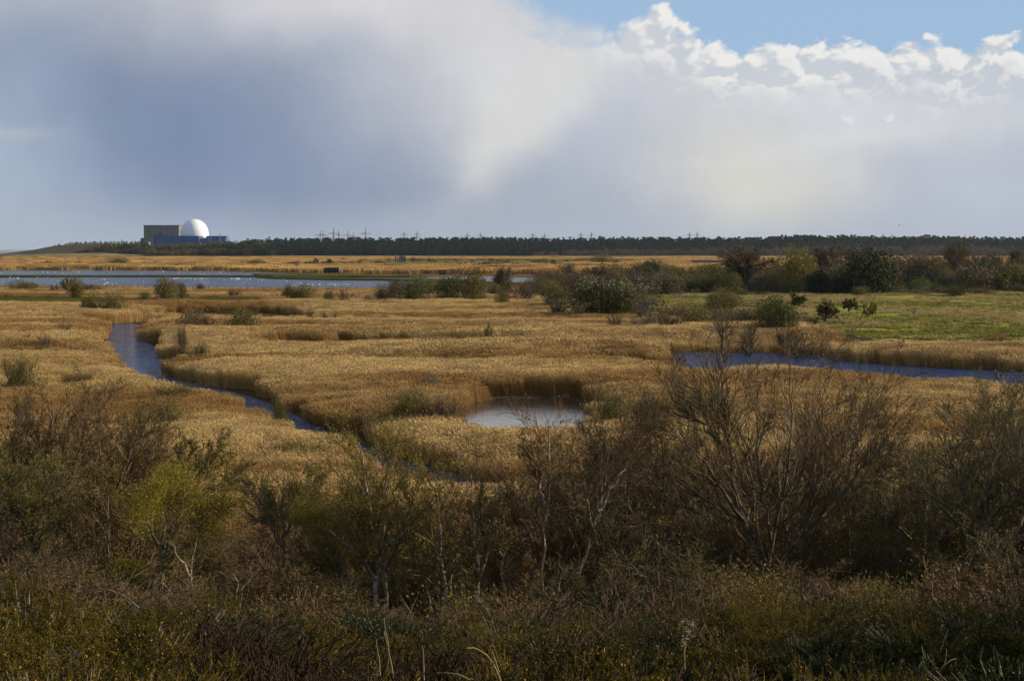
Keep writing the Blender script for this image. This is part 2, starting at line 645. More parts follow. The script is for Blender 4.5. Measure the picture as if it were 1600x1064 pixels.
# ---- water ---------------------------------------------------------------
def water_mat(name, base, rough, scale, bump, stretch=(1, 2.2, 1)):
    m = bpy.data.materials.new(name)
    m.use_nodes = True
    b = NB(m.node_tree)
    d = m.node_tree.nodes['Principled BSDF']
    d.inputs['Base Color'].default_value = (*base, 1)
    d.inputs['Roughness'].default_value = rough
    d.inputs['IOR'].default_value = 1.333
    pos = b.n('ShaderNodeNewGeometry').outputs['Position']
    v = b.vm('MULTIPLY', pos, stretch)
    h = b.m('ADD', b.noise(v, scale, 3.0, 0.6, 0.4), b.m('MULTIPLY', b.noise(v, scale * 0.18, 2.0), 2.0))
    bp = b.n('ShaderNodeBump')
    bp.inputs['Distance'].default_value = bump
    b.put(bp.inputs['Height'], h)
    m.node_tree.links.new(bp.outputs[0], d.inputs['Normal'])
    return m


w_stream = water_mat('rippled stream water', (0.012, 0.036, 0.11), 0.10, 0.9, 0.6)  # blue base colour stands in for the reflected upper sky
w_pond = water_mat('calm pond water', (0.03, 0.03, 0.03), 0.03, 2.2, 0.007)
w_lagoon = water_mat('shallow lagoon water', (0.03, 0.042, 0.062), 0.16, 0.45, 2.0)
w_sea = water_mat('grey brown sea water', (0.075, 0.065, 0.055), 0.2, 0.05, 2.0)


def sheet(name, poly, mat, z=0.03, kind='structure'):
    poly = np.asarray(poly, float)
    V = np.concatenate([poly, np.full((len(poly), 1), z)], 1)
    me = bpy.data.meshes.new(name)
    me.from_pydata(V.tolist(), [], [list(range(len(V)))])
    me.update()
    if me.polygons[0].normal.z < 0:
        me.flip_normals()
    me.materials.append(mat)
    return tag(link(name, me), kind=kind)


def smooth_poly(p, it=2):
    p = np.asarray(p, float)
    for _ in range(it):
        q = np.roll(p, -1, 0)
        p = np.stack([p * .75 + q * .25, p * .25 + q * .75], 1).reshape(-1, 2)
    return p


STREAM = smooth_poly(poly_px([(174, 505), (171, 517), (162, 532), (172, 553), (186, 578), (200, 604), (290, 624), (400, 642), (445, 682),
                              (560, 726), (640, 758), (760, 798), (845, 780), (705, 740), (550, 695), (424, 630), (340, 605), (268, 592),
                              (258, 570), (249, 546), (218, 529), (230, 515), (214, 505)]))
POND = smooth_poly(poly_px([(706, 650), (722, 636), (745, 631), (790, 620), (840, 624), (868, 619), (903, 627), (910, 641), (930, 654), (922, 690), (880, 704), (850, 694), (800, 706), (750, 700), (730, 682), (702, 670)]), 1)
CHANNEL = smooth_poly(poly_px([(1028, 556), (1060, 551), (1130, 550), (1250, 552), (1330, 565), (1450, 575), (1600, 581), (1720, 584), (1720, 634), (1600, 628), (1500, 612),
                               (1440, 624), (1370, 603), (1250, 591), (1150, 593), (1085, 606), (1045, 576)]))
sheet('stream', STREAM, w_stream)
sheet('pond', POND, w_pond)
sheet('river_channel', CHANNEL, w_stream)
SCRAPE = [(-260, 423), (0, 422.3), (150, 422.6), (330, 423.5), (450, 427), (520, 430), (600, 431), (700, 431), (760, 432), (880, 436), (900, 441),
          (760, 441), (690, 449), (640, 452), (500, 452.5), (400, 452.5), (250, 450.5), (150, 448), (0, 446.5), (-260, 446)]
sheet('shallow_lagoon', poly_px(SCRAPE), w_lagoon)
def slab(name, poly, mat, h):
    n = len(poly)
    V = np.concatenate([np.concatenate([poly, np.zeros((n, 1))], 1), np.concatenate([poly, np.full((n, 1), h)], 1)])
    me = bpy.data.meshes.new(name)
    me.from_pydata(V.tolist(), [], [list(range(n, 2 * n))] + [[i, (i + 1) % n, n + (i + 1) % n, n + i] for i in range(n)])
    me.update()
    me.materials.append(mat)
    return tag(link(name, me), kind='structure')


# low grassy bars that divide the lagoon
bar_m = solid_mat('wet grass bank', (0.055, 0.058, 0.016), (0.10, 0.085, 0.032), 0.08, 1.0, spec=0.0)
for pts in ([(-260, 431.5), (60, 431.2), (160, 431.8), (300, 431.5), (420, 432.2), (430, 433.3), (300, 433), (180, 433), (60, 433.5), (-260, 434)],
            [(395, 429.5), (470, 429), (560, 430.5), (600, 432), (640, 431), (700, 432.5), (640, 433.5), (560, 433.8), (480, 434), (420, 433.5)],
            [(400, 434), (480, 435), (560, 436), (640, 436.5), (720, 439), (760, 440.5), (740, 443.5), (690, 444), (650, 440), (600, 438.6), (520, 438), (430, 436)],
            [(640, 449), (690, 441.5), (780, 442), (800, 447), (720, 452), (660, 452)]):
    slab('grass_bank', poly_px(pts), bar_m, 0.55)
sheet('sea', poly_px([(-900, 390.9), (138, 390.9), (120, 394.5), (60, 395.6), (-60, 397), (-900, 400)]), w_sea, 0.05)

# ---- meadow ----------------------------------------------------------------
mm = bpy.data.materials.new('rough grazed grass')
mm.use_nodes = True
b = NB(mm.node_tree)
pos = b.n('ShaderNodeNewGeometry').outputs['Position']
pf = b.vm('MULTIPLY', pos, (0.6, 1, 0))
g1 = b.noise(pf, 0.10, 6.0, 0.62)
g2 = b.noise(pf, 0.7, 5.0, 0.6)
g3 = b.noise(b.vm('ADD', pf, (50, 80, 0)), 0.02, 4.0, 0.55)
c = b.mix(b.ss(g2, 0.35, 0.65), (0.165, 0.190, 0.022), (0.240, 0.240, 0.042))
c = b.mix(b.ss(g1, 0.46, 0.66), c, (0.32, 0.25, 0.085))
c = b.mix(b.ss(g3, 0.5, 0.7, 0.0, 0.6), c, (0.24, 0.19, 0.07))
d = mm.node_tree.nodes['Principled BSDF']
b.put(d.inputs['Base Color'], c)
d.inputs['Roughness'].default_value = 0.95
d.inputs['Specular IOR Level'].default_value = 0.0
MEADOW = poly_px([(1015, 463), (1150, 462), (1300, 461), (1800, 458), (1800, 553), (1520, 551), (1420, 549), (1340, 546), (1275, 537), (1240, 515), (1180, 500), (1120, 491), (1030, 487), (1005, 475)])
x0, x1 = MEADOW[:, 0].min(), MEADOW[:, 0].max()
y0, y1 = MEADOW[:, 1].min(), MEADOW[:, 1].max()
X, Y = np.meshgrid(np.arange(x0, x1, 1.6), np.arange(y0, y1, 1.6))
ed = edge_dist(MEADOW, X, Y) * np.where(inside(MEADOW, X, Y), 1, -1)


def meadow_z(x, y):
    return 0.05 + (vnoise(x, y, 14.0, 8) * 0.5 + vnoise(x, y, 4.0, 9) * 0.45 + vnoise(x, y, 2.0, 12) * 0.2)


Z = 0.02 + np.clip((ed + 1) / 6, 0, 1) * meadow_z(X, Y)
keep = ((ed[:-1, :-1] + ed[1:, 1:]) / 2) > 0
tag(grid_mesh('meadow', X, Y, Z, mm, keep), kind='structure')
# track across it
tr_m = solid_mat('peaty track', (0.050, 0.040, 0.026), (0.085, 0.068, 0.040), 1.2, 1.0, spec=0.0)
tp = np.array([(1255, 514), (1285, 521), (1310, 527), (1335, 532), (1365, 536), (1400, 540), (1440, 543), (1480, 545.5)], float)
tw = np.array([1.6, 2.2, 2.6, 2.8, 2.8, 2.4, 2.0, 1.4])
tx, ty = ground(tp[:, 0], tp[:, 1], 0.6)
tt = np.linspace(0, len(tx) - 1, 60)
tx, ty, tw = np.interp(tt, range(len(tx)), tx), np.interp(tt, range(len(tx)), ty), np.interp(tt, range(len(tw)), tw)
nrm = unit(np.stack([-np.gradient(ty), np.gradient(tx)], 1))
cross = np.linspace(-1, 1, 5)
TX = tx[:, None] + nrm[:, :1] * tw[:, None] * cross
TY = ty[:, None] + nrm[:, 1:] * tw[:, None] * cross
TE = edge_dist(MEADOW, TX, TY) * np.where(inside(MEADOW, TX, TY), 1, -1)
TZ = 0.075 + np.clip((TE + 1) / 6, 0, 1) * meadow_z(TX, TY) + np.array([0, .05, .07, .05, 0])
o = grid_mesh('track', TX, TY, TZ, tr_m)
tag(o, kind='structure')

# ---- green levels far off, and the hills behind -------------------------------
field_m = solid_mat('distant pasture', (0.10, 0.115, 0.025), (0.17, 0.165, 0.045), 0.03, 1.0, spec=0.0)
for pts in ([(520, 411), (620, 407.5), (760, 408), (860, 407.5), (930, 408), (940, 411), (860, 414.5), (740, 415.5), (640, 416.5), (560, 416.5), (500, 414.5)],
            [(440, 414), (500, 413.4), (560, 414), (520, 416), (450, 416)],
            [(640, 402.6), (900, 402.6), (900, 404), (640, 404)]):
    sheet('pasture', poly_px(pts), field_m, 0.05)
path_m = solid_mat('mossy bank path', (0.05, 0.055, 0.013), (0.085, 0.080, 0.022), 0.1, 1.0, spec=0.0)
PATH = poly_px([(-150, 464.5), (100, 464.6), (200, 466), (300, 465.6), (420, 465.5), (420, 482), (300, 484), (200, 485), (100, 484), (-150, 483)])
sheet('bank_path', PATH, path_m, 0.036)

hill_m = solid_mat('heather hill', (0.045, 0.042, 0.022), (0.085, 0.070, 0.035), 0.012, 1.0, spec=0.0)


def ridge(name, D, pts, depth, mat, n=120):
    """a long low hill: crest given as photo pixels at distance D"""
    p = np.array(pts, float)
    xx = np.linspace(p[0, 0], p[-1, 0], n)
    q = at(xx, np.interp(xx, p[:, 0], p[:, 1]), D)
    s = np.linspace(-1, 1, 15)
    prof = np.cos(s * math.pi / 2) ** 1.3
    Xg = np.repeat(q[:, 0][None], len(s), 0)
    Yg = D + s[:, None] * depth + 0 * Xg
    Zg = np.maximum(q[:, 2], 0)[None] * prof[:, None] - 0.3
    Zg = Zg + prof[:, None] * (vnoise(Xg, Yg, 30, 5) - .5) * 2.5
    return tag(grid_mesh(name, Xg, Yg, Zg, mat), kind='structure')


ridge('headland_hill', 3600, [(60, 391), (78, 388.5), (95, 384.5), (115, 381.5), (135, 381), (155, 380), (175, 380), (200, 379.5), (240, 380), (300, 381), (360, 384), (420, 388)], 350, hill_m)
ridge('wooded_rise', 2750, [(330, 398), (360, 393), (420, 391), (700, 390), (1100, 389), (1190, 388.5), (1260, 385), (1330, 385.5), (1400, 388.5), (1450, 386.5), (1520, 389), (1800, 390)], 220, hill_m)
dune_m = solid_mat('sandy dune', (0.30, 0.215, 0.12), (0.12, 0.10, 0.045), 0.02, 1.0, spec=0.0)
ridge('dune', 2300, [(-300, 400), (-100, 399), (0, 398), (60, 396.5), (110, 395), (160, 395.5), (230, 399)], 90, dune_m)

# ================================================================ reeds
def gap_poly(pts):
    """a reedless ditch: (px, y of the reed tops behind it, y of the reed tops before it) -> ground outline"""
    back, front = [], []
    for px, yb, yf in pts:
        x, y = ground(px, yb, 2.0)
        back.append((float(x), float(y)))
        x, y = ground(px, yf, 1.9)
        front.append((float(x), float(y)))
    return np.array(back + front[::-1])


GAPS = [gap_poly(g) for g in (
    [(325, 523, 524), (380, 519, 525), (430, 516, 527), (540, 515, 528), (650, 517, 529), (750, 520, 532), (850, 521, 531), (950, 524, 531), (1000, 528, 531), (1012, 531, 532)],
    [(225, 480, 481), (240, 474, 487), (330, 472, 488), (420, 473, 489), (470, 475, 488), (486, 481, 483)],
    [(175, 512, 516), (180, 495, 512), (205, 487, 506), (230, 484, 497), (225, 481, 484)],
    [(84, 575, 578), (92, 560, 590), (112, 562, 598), (132, 574, 596), (136, 590, 592)],
    [(180, 625, 630), (190, 622, 645), (212, 620, 648), (222, 630, 632)],
    [(860, 541, 542), (930, 540, 546), (1000, 543, 552), (1030, 547, 556)],
    [(660, 600, 601), (690, 592, 612), (720, 592, 625), (735, 600, 610)],
    [(480, 501.5, 502.5), (560, 501, 504), (660, 502, 505), (740, 503, 504)],
    [(-60, 640, 645), (20, 628, 650), (60, 632, 648), (90, 640, 642)],
    [(560, 552, 553), (640, 550, 555), (730, 551, 556), (760, 553, 554)],
)]
SCRUB = poly_px([(835, 474), (930, 486), (1040, 505), (1110, 530), (1240, 522), (1300, 540), (1800, 480), (1800, 425), (835, 432)])
SCRAPE_P = poly_px(SCRAPE)
WATERS = (STREAM, POND, CHANNEL)


def reed_ok(x, y, margin):
    ok = vnoise(x, y, 1.3, 32) < np.clip((y - 54 - 8 * vnoise(x, y, 12, 31)) / 14, 0, 1) * 1.02
    jag = np.clip((vnoise(x, y, 5.0, 61) - 0.45) * 4.5, -0.3, 2.2) + (vnoise(x, y, 1.6, 62) - 0.5) * 1.2
    for p in WATERS:
        ok &= ~(inside(p, x, y) | (edge_dist(p, x, y) < margin + jag))
    for p in GAPS:
        e = edge_dist(p, x, y) * np.where(inside(p, x, y), 1, -1)
        ok &= ~(e > (vnoise(x, y, 7.0, 63) - 0.5) * 5)
    ok &= ~(inside(MEADOW, x, y) | (edge_dist(MEADOW, x, y) < margin))
    ok &= ~inside(SCRUB, x, y)
    ok &= ~inside(PATH, x, y)
    ok &= ~(inside(SCRAPE_P, x, y) | (edge_dist(SCRAPE_P, x, y) < 6))
    return ok


def reed_here(x, y):
    return bool(reed_ok(np.array([x]), np.array([y]), 0.3)[0]) and 60 < y < 505


def reed_height(x, y):
    h = 1.95 + (vnoise(x * .5, y, 40, 21) - 0.5) * 0.9 + (vnoise(x * .4, y, 13, 22) - 0.5) * 0.9 + (vnoise(x, y, 4, 23) - 0.5) * 0.35
    e = np.full(np.shape(x), 99.0)
    for p in WATERS + tuple(GAPS):
        e = np.minimum(e, edge_dist(p, x, y))
    edge = np.clip(0.70 + 0.30 * (e + (vnoise(x, y, 3, 25) - .5) * 3) / 4.5, 0.55, 1)
    sedge = np.where((x < 30) & (y > 360), np.interp(y, [360, 400, 420], [1.0, 0.42, 0.36]), 1.0)
    hollow = np.clip((vnoise(x * .35, y, 21, 24) - 0.66) * 5, 0, 1)
    near_edge = np.clip((y - 54) / 16, 0.45, 1)
    return np.clip(h * (1 - 0.45 * hollow) * near_edge * edge * sedge, 0.6, 2.7)


stem_m = plant_mat('dry reed stems', (0.36, 0.215, 0.065), (0.48, 0.310, 0.112), 0.12, True, 0.06, (0.25, 0.135, 0.040), vary=0.06)  # darker bands: natural reed tone plus painted shade of the swells
plume_m = plant_mat('reed plumes', (0.44, 0.300, 0.118), (0.56, 0.400, 0.175), 0.15, True, 0.06, (0.31, 0.180, 0.060), vary=0.06)  # same bands on the plumes, painted shade included


def reed_clump(seed, radius, n, w, plume):
    r = np.random.default_rng(seed)
    rad = radius * np.sqrt(r.uniform(0, 1, n))
    an = r.uniform(0, 2 * math.pi, n)
    base = np.stack([rad * np.cos(an), rad * np.sin(an), np.zeros(n)], 1)
    H = r.uniform(0.72, 1.1, n)
    lean = np.stack([r.normal(-0.07, 0.07, n), r.normal(0.0, 0.07, n), np.zeros(n)], 1)
    t = np.array([0.0, 0.45, 0.85])
    P = base[:, None] + lean[:, None] * (t ** 1.6)[None, :, None] * H[:, None, None] * 1.5
    P[:, :, 2] = H[:, None] * t[None]
    R = np.repeat(np.array([[1.0, 0.8, 0.55]]) * w / 2, n, 0)
    m = MB()
    m.tubes(P, R, 2, 0)
    # blades
    nb = n
    i = r.integers(0, n, nb)
    tt = r.uniform(0.35, 0.8, nb)
    b0 = P[i, 0] * (1 - tt)[:, None] + P[i, 2] * tt[:, None]
    a = r.normal(math.pi, 0.9, nb)
    dirs = np.stack([np.cos(a), np.sin(a), r.uniform(0.1, 1.2, nb)], 1)
    L = r.uniform(0.12, 0.28, nb)[:, None]
    b2 = b0 + dirs * L
    b1 = b0 + dirs * L * 0.5 + np.array([0, 0, 0.02])
    m.tubes(np.stack([b0, b1, b2], 1), np.repeat(np.array([[0.4, 1.0, 0.15]]) * w * 0.6, nb, 0), 2, 0)
    # plumes, all blown the same way
    tip = P[:, 2]
    dirp = unit(np.stack([r.normal(-0.3, 0.45, n), r.normal(0, 0.45, n), r.uniform(0.7, 1.2, n)], 1))
    Lp = r.uniform(0.10, 0.16, n)[:, None]
    Q = np.stack([tip - dirp * 0.02, tip + dirp * Lp * 0.45, tip + dirp * Lp + np.array([-0.03, 0, -0.02])], 1)
    m.tubes(Q, np.repeat(np.array([[0.25, 1.0, 0.12]]) * plume / 2, n, 0), 3, 1)
    return m


reed_sets = []
for nm, radius, n, w, plume, k in (('near', 0.66, 105, 0.013, 0.031, 6), ('middle', 1.15, 150, 0.026, 0.052, 5), ('wide', 2.3, 190, 0.065, 0.115, 4)):
    obs = [proto_obj('reed_clump', reed_clump(100 + s, radius, n, w, plume), [stem_m, plume_m]) for s in range(k)]
    reed_sets.append((proto_collection('reed clumps ' + nm, obs), k))


def reed_points(d0, d1, step, margin):
    half = 0.40 * d1 + 14
    gx, gy = np.meshgrid(np.arange(-half, half, step), np.arange(d0, d1, step))
    x = (gx + rng.uniform(-.5, .5, gx.shape) * step).ravel()
    y = (gy + rng.uniform(-.5, .5, gy.shape) * step).ravel()
    k = np.abs(x) < 0.40 * y + 14
    x, y = x[k], y[k]
    k = reed_ok(x, y, margin)
    return x[k], y[k]


x, y = reed_points(60, 300, 1.5, -3.0)
k = np.zeros(x.shape, bool)
for p in WATERS:
    k |= inside(p, x, y) & (edge_dist(p, x, y) < 1.6 + 1.5 * vnoise(x, y, 7, 66))
k &= vnoise(x, y, 4.0, 65) > 0.55
x, y = x[k], y[k]
n = len(x)
h = rng.uniform(0.8, 1.5, n)
scatter('reed_margin', reed_sets[0][0], np.stack([x, y, np.zeros(n)], 1), np.stack([rng.normal(0, .16, n), rng.normal(-.1, .16, n), rng.uniform(0, 6, n)], 1), np.stack([rng.uniform(.5, .9, n), rng.uniform(.5, .9, n), h], 1), rng.integers(0, 6, n), label='straggling broken reeds standing in the water margins')
RP = []
for (d0, d1, step, margin, si) in ((54, 150, 0.85, 0.3, 0), (150, 235, 1.25, 0.6, 1), (235, 340, 1.7, 0.8, 1), (340, 500, 3.0, 1.6, 2)):
    x, y = reed_points(d0, d1, step, margin)
    h = reed_height(x, y)
    coll, k = reed_sets[si]
    n = len(x)
    rot = np.stack([rng.normal(0, .05, n), rng.normal(-.03, .06, n), rng.uniform(-.6, .6, n)], 1)
    scl = np.stack([rng.uniform(.9, 1.15, n), rng.uniform(.9, 1.15, n), h], 1)
    scatter('reedbed', coll, np.stack([x, y, terr(x, y) - 0.02], 1), rot, scl, rng.integers(0, k, n), label='dry golden common reed standing over the marsh')
# ---- reeds beyond the lagoon
far_stem = plant_mat('far reed stems', (0.40, 0.245, 0.080), (0.52, 0.335, 0.115), 0.18, True, 0.006, (0.39, 0.225, 0.075))
obs = [proto_obj('reed_clump', reed_clump(140 + s, 6.5, 230, 0.42, 0.75, ), [far_stem, far_stem]) for s in range(3)]
coll_far = proto_collection('reed clumps distant', obs)
FGAPS = [gap_poly(g) for g in (
    [(-150, 415.4, 416.8), (200, 415.4, 416.8), (500, 415.3, 416.7), (900, 415.5, 416.6), (1250, 415.5, 416.4)],
    [(-50, 408.6, 409.4), (300, 408.6, 409.4), (520, 408.4, 409.4)],
    [(100, 404.5, 405.1), (400, 404.5, 405.1), (700, 404.6, 405.1), (1200, 407.0, 408.6), (1360, 407, 408.4)],
    [(560, 417, 417.8), (700, 416.5, 418), (820, 417, 417.6)],
)]
FIELDS = [poly_px([(505, 412), (620, 407), (760, 407), (930, 407.5), (940, 411), (860, 415), (740, 416), (640, 417), (500, 416), (430, 416)])]
gx, gy = np.meshgrid(np.arange(-1700, 1700, 9.0), np.arange(780, 2420, 12.0))
x = (gx + rng.uniform(-4, 4, gx.shape)).ravel()
y = (gy + rng.uniform(-5, 5, gx.shape)).ravel()
k = (np.abs(x) < 0.40 * y + 30)
for p in FGAPS + FIELDS:
    k &= ~inside(p, x, y)
k &= ~(inside(SCRAPE_P, x, y) | (edge_dist(SCRAPE_P, x, y) < 9))
k &= vnoise(x, y * 0.5, 60, 77) > 0.16
k &= ~((x > 120) & (y < 900))
k &= ~((np.abs(x + 88) < 19) & (y < 815)) & ~((np.abs(x + 32.5) < 10) & (y < 790))
x, y = x[k], y[k]
n = len(x)
scl = np.stack([rng.uniform(.9, 1.2, n), rng.uniform(.9, 1.2, n), 1.7 + vnoise(x, y, 50, 6) * 0.8], 1)
scatter('distant_reedbed', coll_far, np.stack([x, y, np.zeros(n)], 1), np.stack([np.zeros(n), np.zeros(n), rng.uniform(0, 6.3, n)], 1), scl, rng.integers(0, 3, n), label='pale straw coloured reed fields beyond the lagoon')


# ================================================================ branching plants
def grow(r, P, R, n, tr, lf, ang, N, up=0.1, wig=0.12, rf=0.6, tip=0.35, flat=None, rmin=0.0):
    """side shoots for every chain in P (B,M,3): returns chains (B*n,N,3) and radii"""
    B, M, _ = P.shape
    t = r.uniform(tr[0], tr[1], (B, n)) * (M - 1)
    i = np.minimum(t.astype(int), M - 2)
    f = (t - i)[..., None]
    bi = np.arange(B)[:, None]
    p0 = P[bi, i] * (1 - f) + P[bi, i + 1] * f
    T = unit(P[bi, i + 1] - P[bi, i])
    q = unit(np.cross(T, r.normal(size=T.shape)))
    a = (ang * r.uniform(0.6, 1.3, (B, n)))[..., None]
    d = T * np.cos(a) + q * np.sin(a)
    plen = np.linalg.norm(np.diff(P, axis=1), axis=2).sum(1)[:, None]
    L = plen * lf * r.uniform(0.6, 1.25, (B, n)) * (1.15 - 0.6 * t / (M - 1))
    r0 = np.maximum((R[bi, i] * (1 - f[..., 0]) + R[bi, i + 1] * f[..., 0]) * rf, rmin)
    C = B * n
    p, d, L = p0.reshape(C, 3), d.reshape(C, 3), L.reshape(C)
    out = [p]
    for s in range(N - 1):
        d = unit(d + r.normal(size=d.shape) * wig + np.array([0, 0, up]))
        p = p + d * (L / (N - 1))[:, None]
        out.append(p)
    Rr = r0.reshape(C)[:, None] * np.linspace(1, tip, N)[None]
    return np.stack(out, 1), np.maximum(Rr, rmin * 0.5)


def stems_from(r, base, n, length, spread, N, r0, r1, up=0.1, wig=0.1, bspread=0.1):
    base = np.asarray(base, float)
    a = r.uniform(0, 2 * math.pi, n)
    el = np.abs(r.normal(0, spread, n))
    d = np.stack([np.cos(a) * np.sin(el), np.sin(a) * np.sin(el), np.cos(el)], 1)
    p = base + np.stack([np.cos(a), np.sin(a), 0 * a], 1) * bspread * r.uniform(0, 1, n)[:, None]
    L = length * r.uniform(0.75, 1.1, n)
    out = [p]
    for s in range(N - 1):
        d = unit(d + r.normal(size=d.shape) * wig + np.array([0, 0, up]))
        p = p + d * (L / (N - 1))[:, None]
        out.append(p)
    return np.stack(out, 1), np.repeat(np.linspace(r0, r1, N)[None], n, 0) * r.uniform(.7, 1.15, n)[:, None]


def squash(r, A, seed, dome=True):
    """press chains into a uneven unit dome (radius 1, height 1)"""
    return A


# --- unit shrubs: footprint radius 1, height 1; parts stems (wood) and crown
def dome_points(r, n, lobes=7, lo=0.0, flat=0.0):
    """points through an uneven dome made of lobes"""
    c = r.normal(size=(lobes, 3))
    c = unit(c) * r.uniform(0.15, 0.55, (lobes, 1))
    c[:, 2] = np.abs(c[:, 2]) * 0.75 + 0.22 + lo
    rad = r.uniform(0.32, 0.52, lobes)
    i = r.integers(0, lobes, n)
    v = unit(r.normal(size=(n, 3)))
    q = c[i] + v * (rad[i] * r.uniform(0.25, 1.0, n) ** 0.5)[:, None]
    q[:, 2] = np.where(q[:, 2] < 0.03, np.abs(q[:, 2]) * 0.5 + 0.03, q[:, 2])
    q[:, :2] /= np.percentile(np.hypot(q[:, 0], q[:, 1]), 97)
    q[:, 2] /= np.percentile(q[:, 2], 97)
    return q


def shrub_bare(seed, n0=13, k1=9, k2=9, w=0.012, base_h=0.0):
    r = np.random.default_rng(seed)
    P0, R0 = stems_from(r, (0, 0, 0), n0, 0.95, 0.62, 5, w * 2.2, w * 1.0, 0.04, 0.14, 0.12)
    wood = MB()
    wood.tubes(P0, R0, 3)
    P1, R1 = grow(r, P0, R0, k1, (0.15, 0.95), 0.55, 0.7, 4, 0.08, 0.16, 0.6, 0.4)
    P2, R2 = grow(r, P1, R1, k2, (0.2, 1.0), 0.6, 0.65, 3, 0.06, 0.18, 0.7, 0.4)
    for A in (P1, P2):
        A[:, :, 2] = np.maximum(A[:, :, 2], 0.0)
    s = np.percentile(np.hypot(P2[..., 0], P2[..., 1]), 97)
    h = np.percentile(P2[..., 2], 99)
    crown = MB()
    crown.tubes(P1, R1, 2)
    crown.tubes(P2, R2 * 0.9, 2)
    for m in (wood, crown):
        m.V = [v * np.array([1 / s, 1 / s, 1 / h]) for v in m.V]
    return wood, crown


def shrub_leafy(seed, n=1500, size=0.075, lobes=8, lo=0.0, twig=True):
    r = np.random.default_rng(seed)
    P0, R0 = stems_from(r, (0, 0, 0), 9, 0.8, 0.5, 4, 0.03, 0.012, 0.05, 0.12, 0.08)
    wood = MB()
    wood.tubes(P0, R0, 3)
    C = dome_points(r, n, lobes, lo)
    crown = MB()
    V, F = leaf_geo(r, C, size, 0.55, 0.3)
    crown.add(V, [F])
    return wood, crown


def tree_small(seed, leaf=2200, size=0.075):
    """lollipop tree on one short trunk: radius 1, height 1"""
    r = np.random.default_rng(seed)
    tr = np.array([[(0, 0, 0), (r.normal(0, .04), 0, .14), (r.normal(0, .06), 0.03, .30), (r.normal(0, .1), 0, .5)]])
    R = np.array([[0.055, 0.045, 0.038, 0.026]])
    wood = MB()
    wood.tubes(tr, R, 5)
    P1, R1 = grow(r, tr, R, 11, (0.5, 1.0), 1.3, 0.95, 5, 0.06, 0.16, 0.55, 0.3)
    wood.tubes(P1, R1, 3)
    P2, R2 = grow(r, P1, R1, 9, (0.2, 1), 0.55, 0.7, 3, 0.05, 0.18, 0.6, 0.4)
    P3, R3 = grow(r, P2, R2, 4, (0.2, 1), 0.7, 0.6, 3, 0.03, 0.18, 0.7, 0.5)
    s = np.percentile(np.hypot(P3[..., 0], P3[..., 1]), 96)
    h = np.percentile(P3[..., 2], 98)
    crown = MB()
    crown.tubes(P2, R2, 2)
    crown.tubes(P3, R3 * 0.9, 2)
    if leaf:
        C = P3.reshape(-1, 3)[r.integers(0, P3.size // 3, leaf)] + r.normal(0, 0.02, (leaf, 3))
        V, F = leaf_geo(r, C, size, 0.6, 0.3)
        crown.add(V, [F])
    for m in (wood, crown):
        m.V = [v * np.array([1 / s, 1 / s, 1 / h]) for v in m.V]
    return wood, crown


def tree_oak(seed, k=(11, 9, 8, 6), trunk_h=0.28):
    """a broad bare tree: radius 1, height 1"""
    r = np.random.default_rng(seed)
    tr = np.array([[(0, 0, 0), (r.normal(0, .02), 0, trunk_h * .5), (r.normal(0, .04), 0, trunk_h), (r.normal(0, .06), .02, trunk_h * 1.9)]])
    R = np.array([[0.040, 0.034, 0.028, 0.018]])
    wood = MB()
    wood.tubes(tr, R, 6)
    P1, R1 = grow(r, tr, R, k[0], (0.36, 1.0), 1.15, 0.85, 6, 0.07, 0.17, 0.65, 0.3)
    wood.tubes(P1, R1, 4)
    P2, R2 = grow(r, P1, R1, k[1], (0.2, 1), 0.6, 0.75, 5, 0.06, 0.2, 0.6, 0.35)
    P3, R3 = grow(r, P2, R2, k[2], (0.15, 1), 0.6, 0.7, 3, 0.04, 0.2, 0.65, 0.5)
    P4, R4 = grow(r, P3, R3, k[3], (0.1, 1), 0.75, 0.6, 2, 0.03, 0.2, 0.8, 0.6, rmin=0.0034)
    s = np.percentile(np.hypot(P4[..., 0], P4[..., 1]), 97)
    h = np.percentile(P4[..., 2], 99)
    crown = MB()
    crown.tubes(P2, R2, 3)
    crown.tubes(P3, R3, 2)
    crown.tubes(P4, R4, 2)
    for m in (wood, crown):
        m.V = [v * np.array([1 / s, 1 / s, 1 / h]) for v in m.V]
    return wood, crown


def to_mesh(name, mb, mat):
    me = mesh(name, np.concatenate(mb.V), mb.F)
    me.materials.append(mat)
    return me


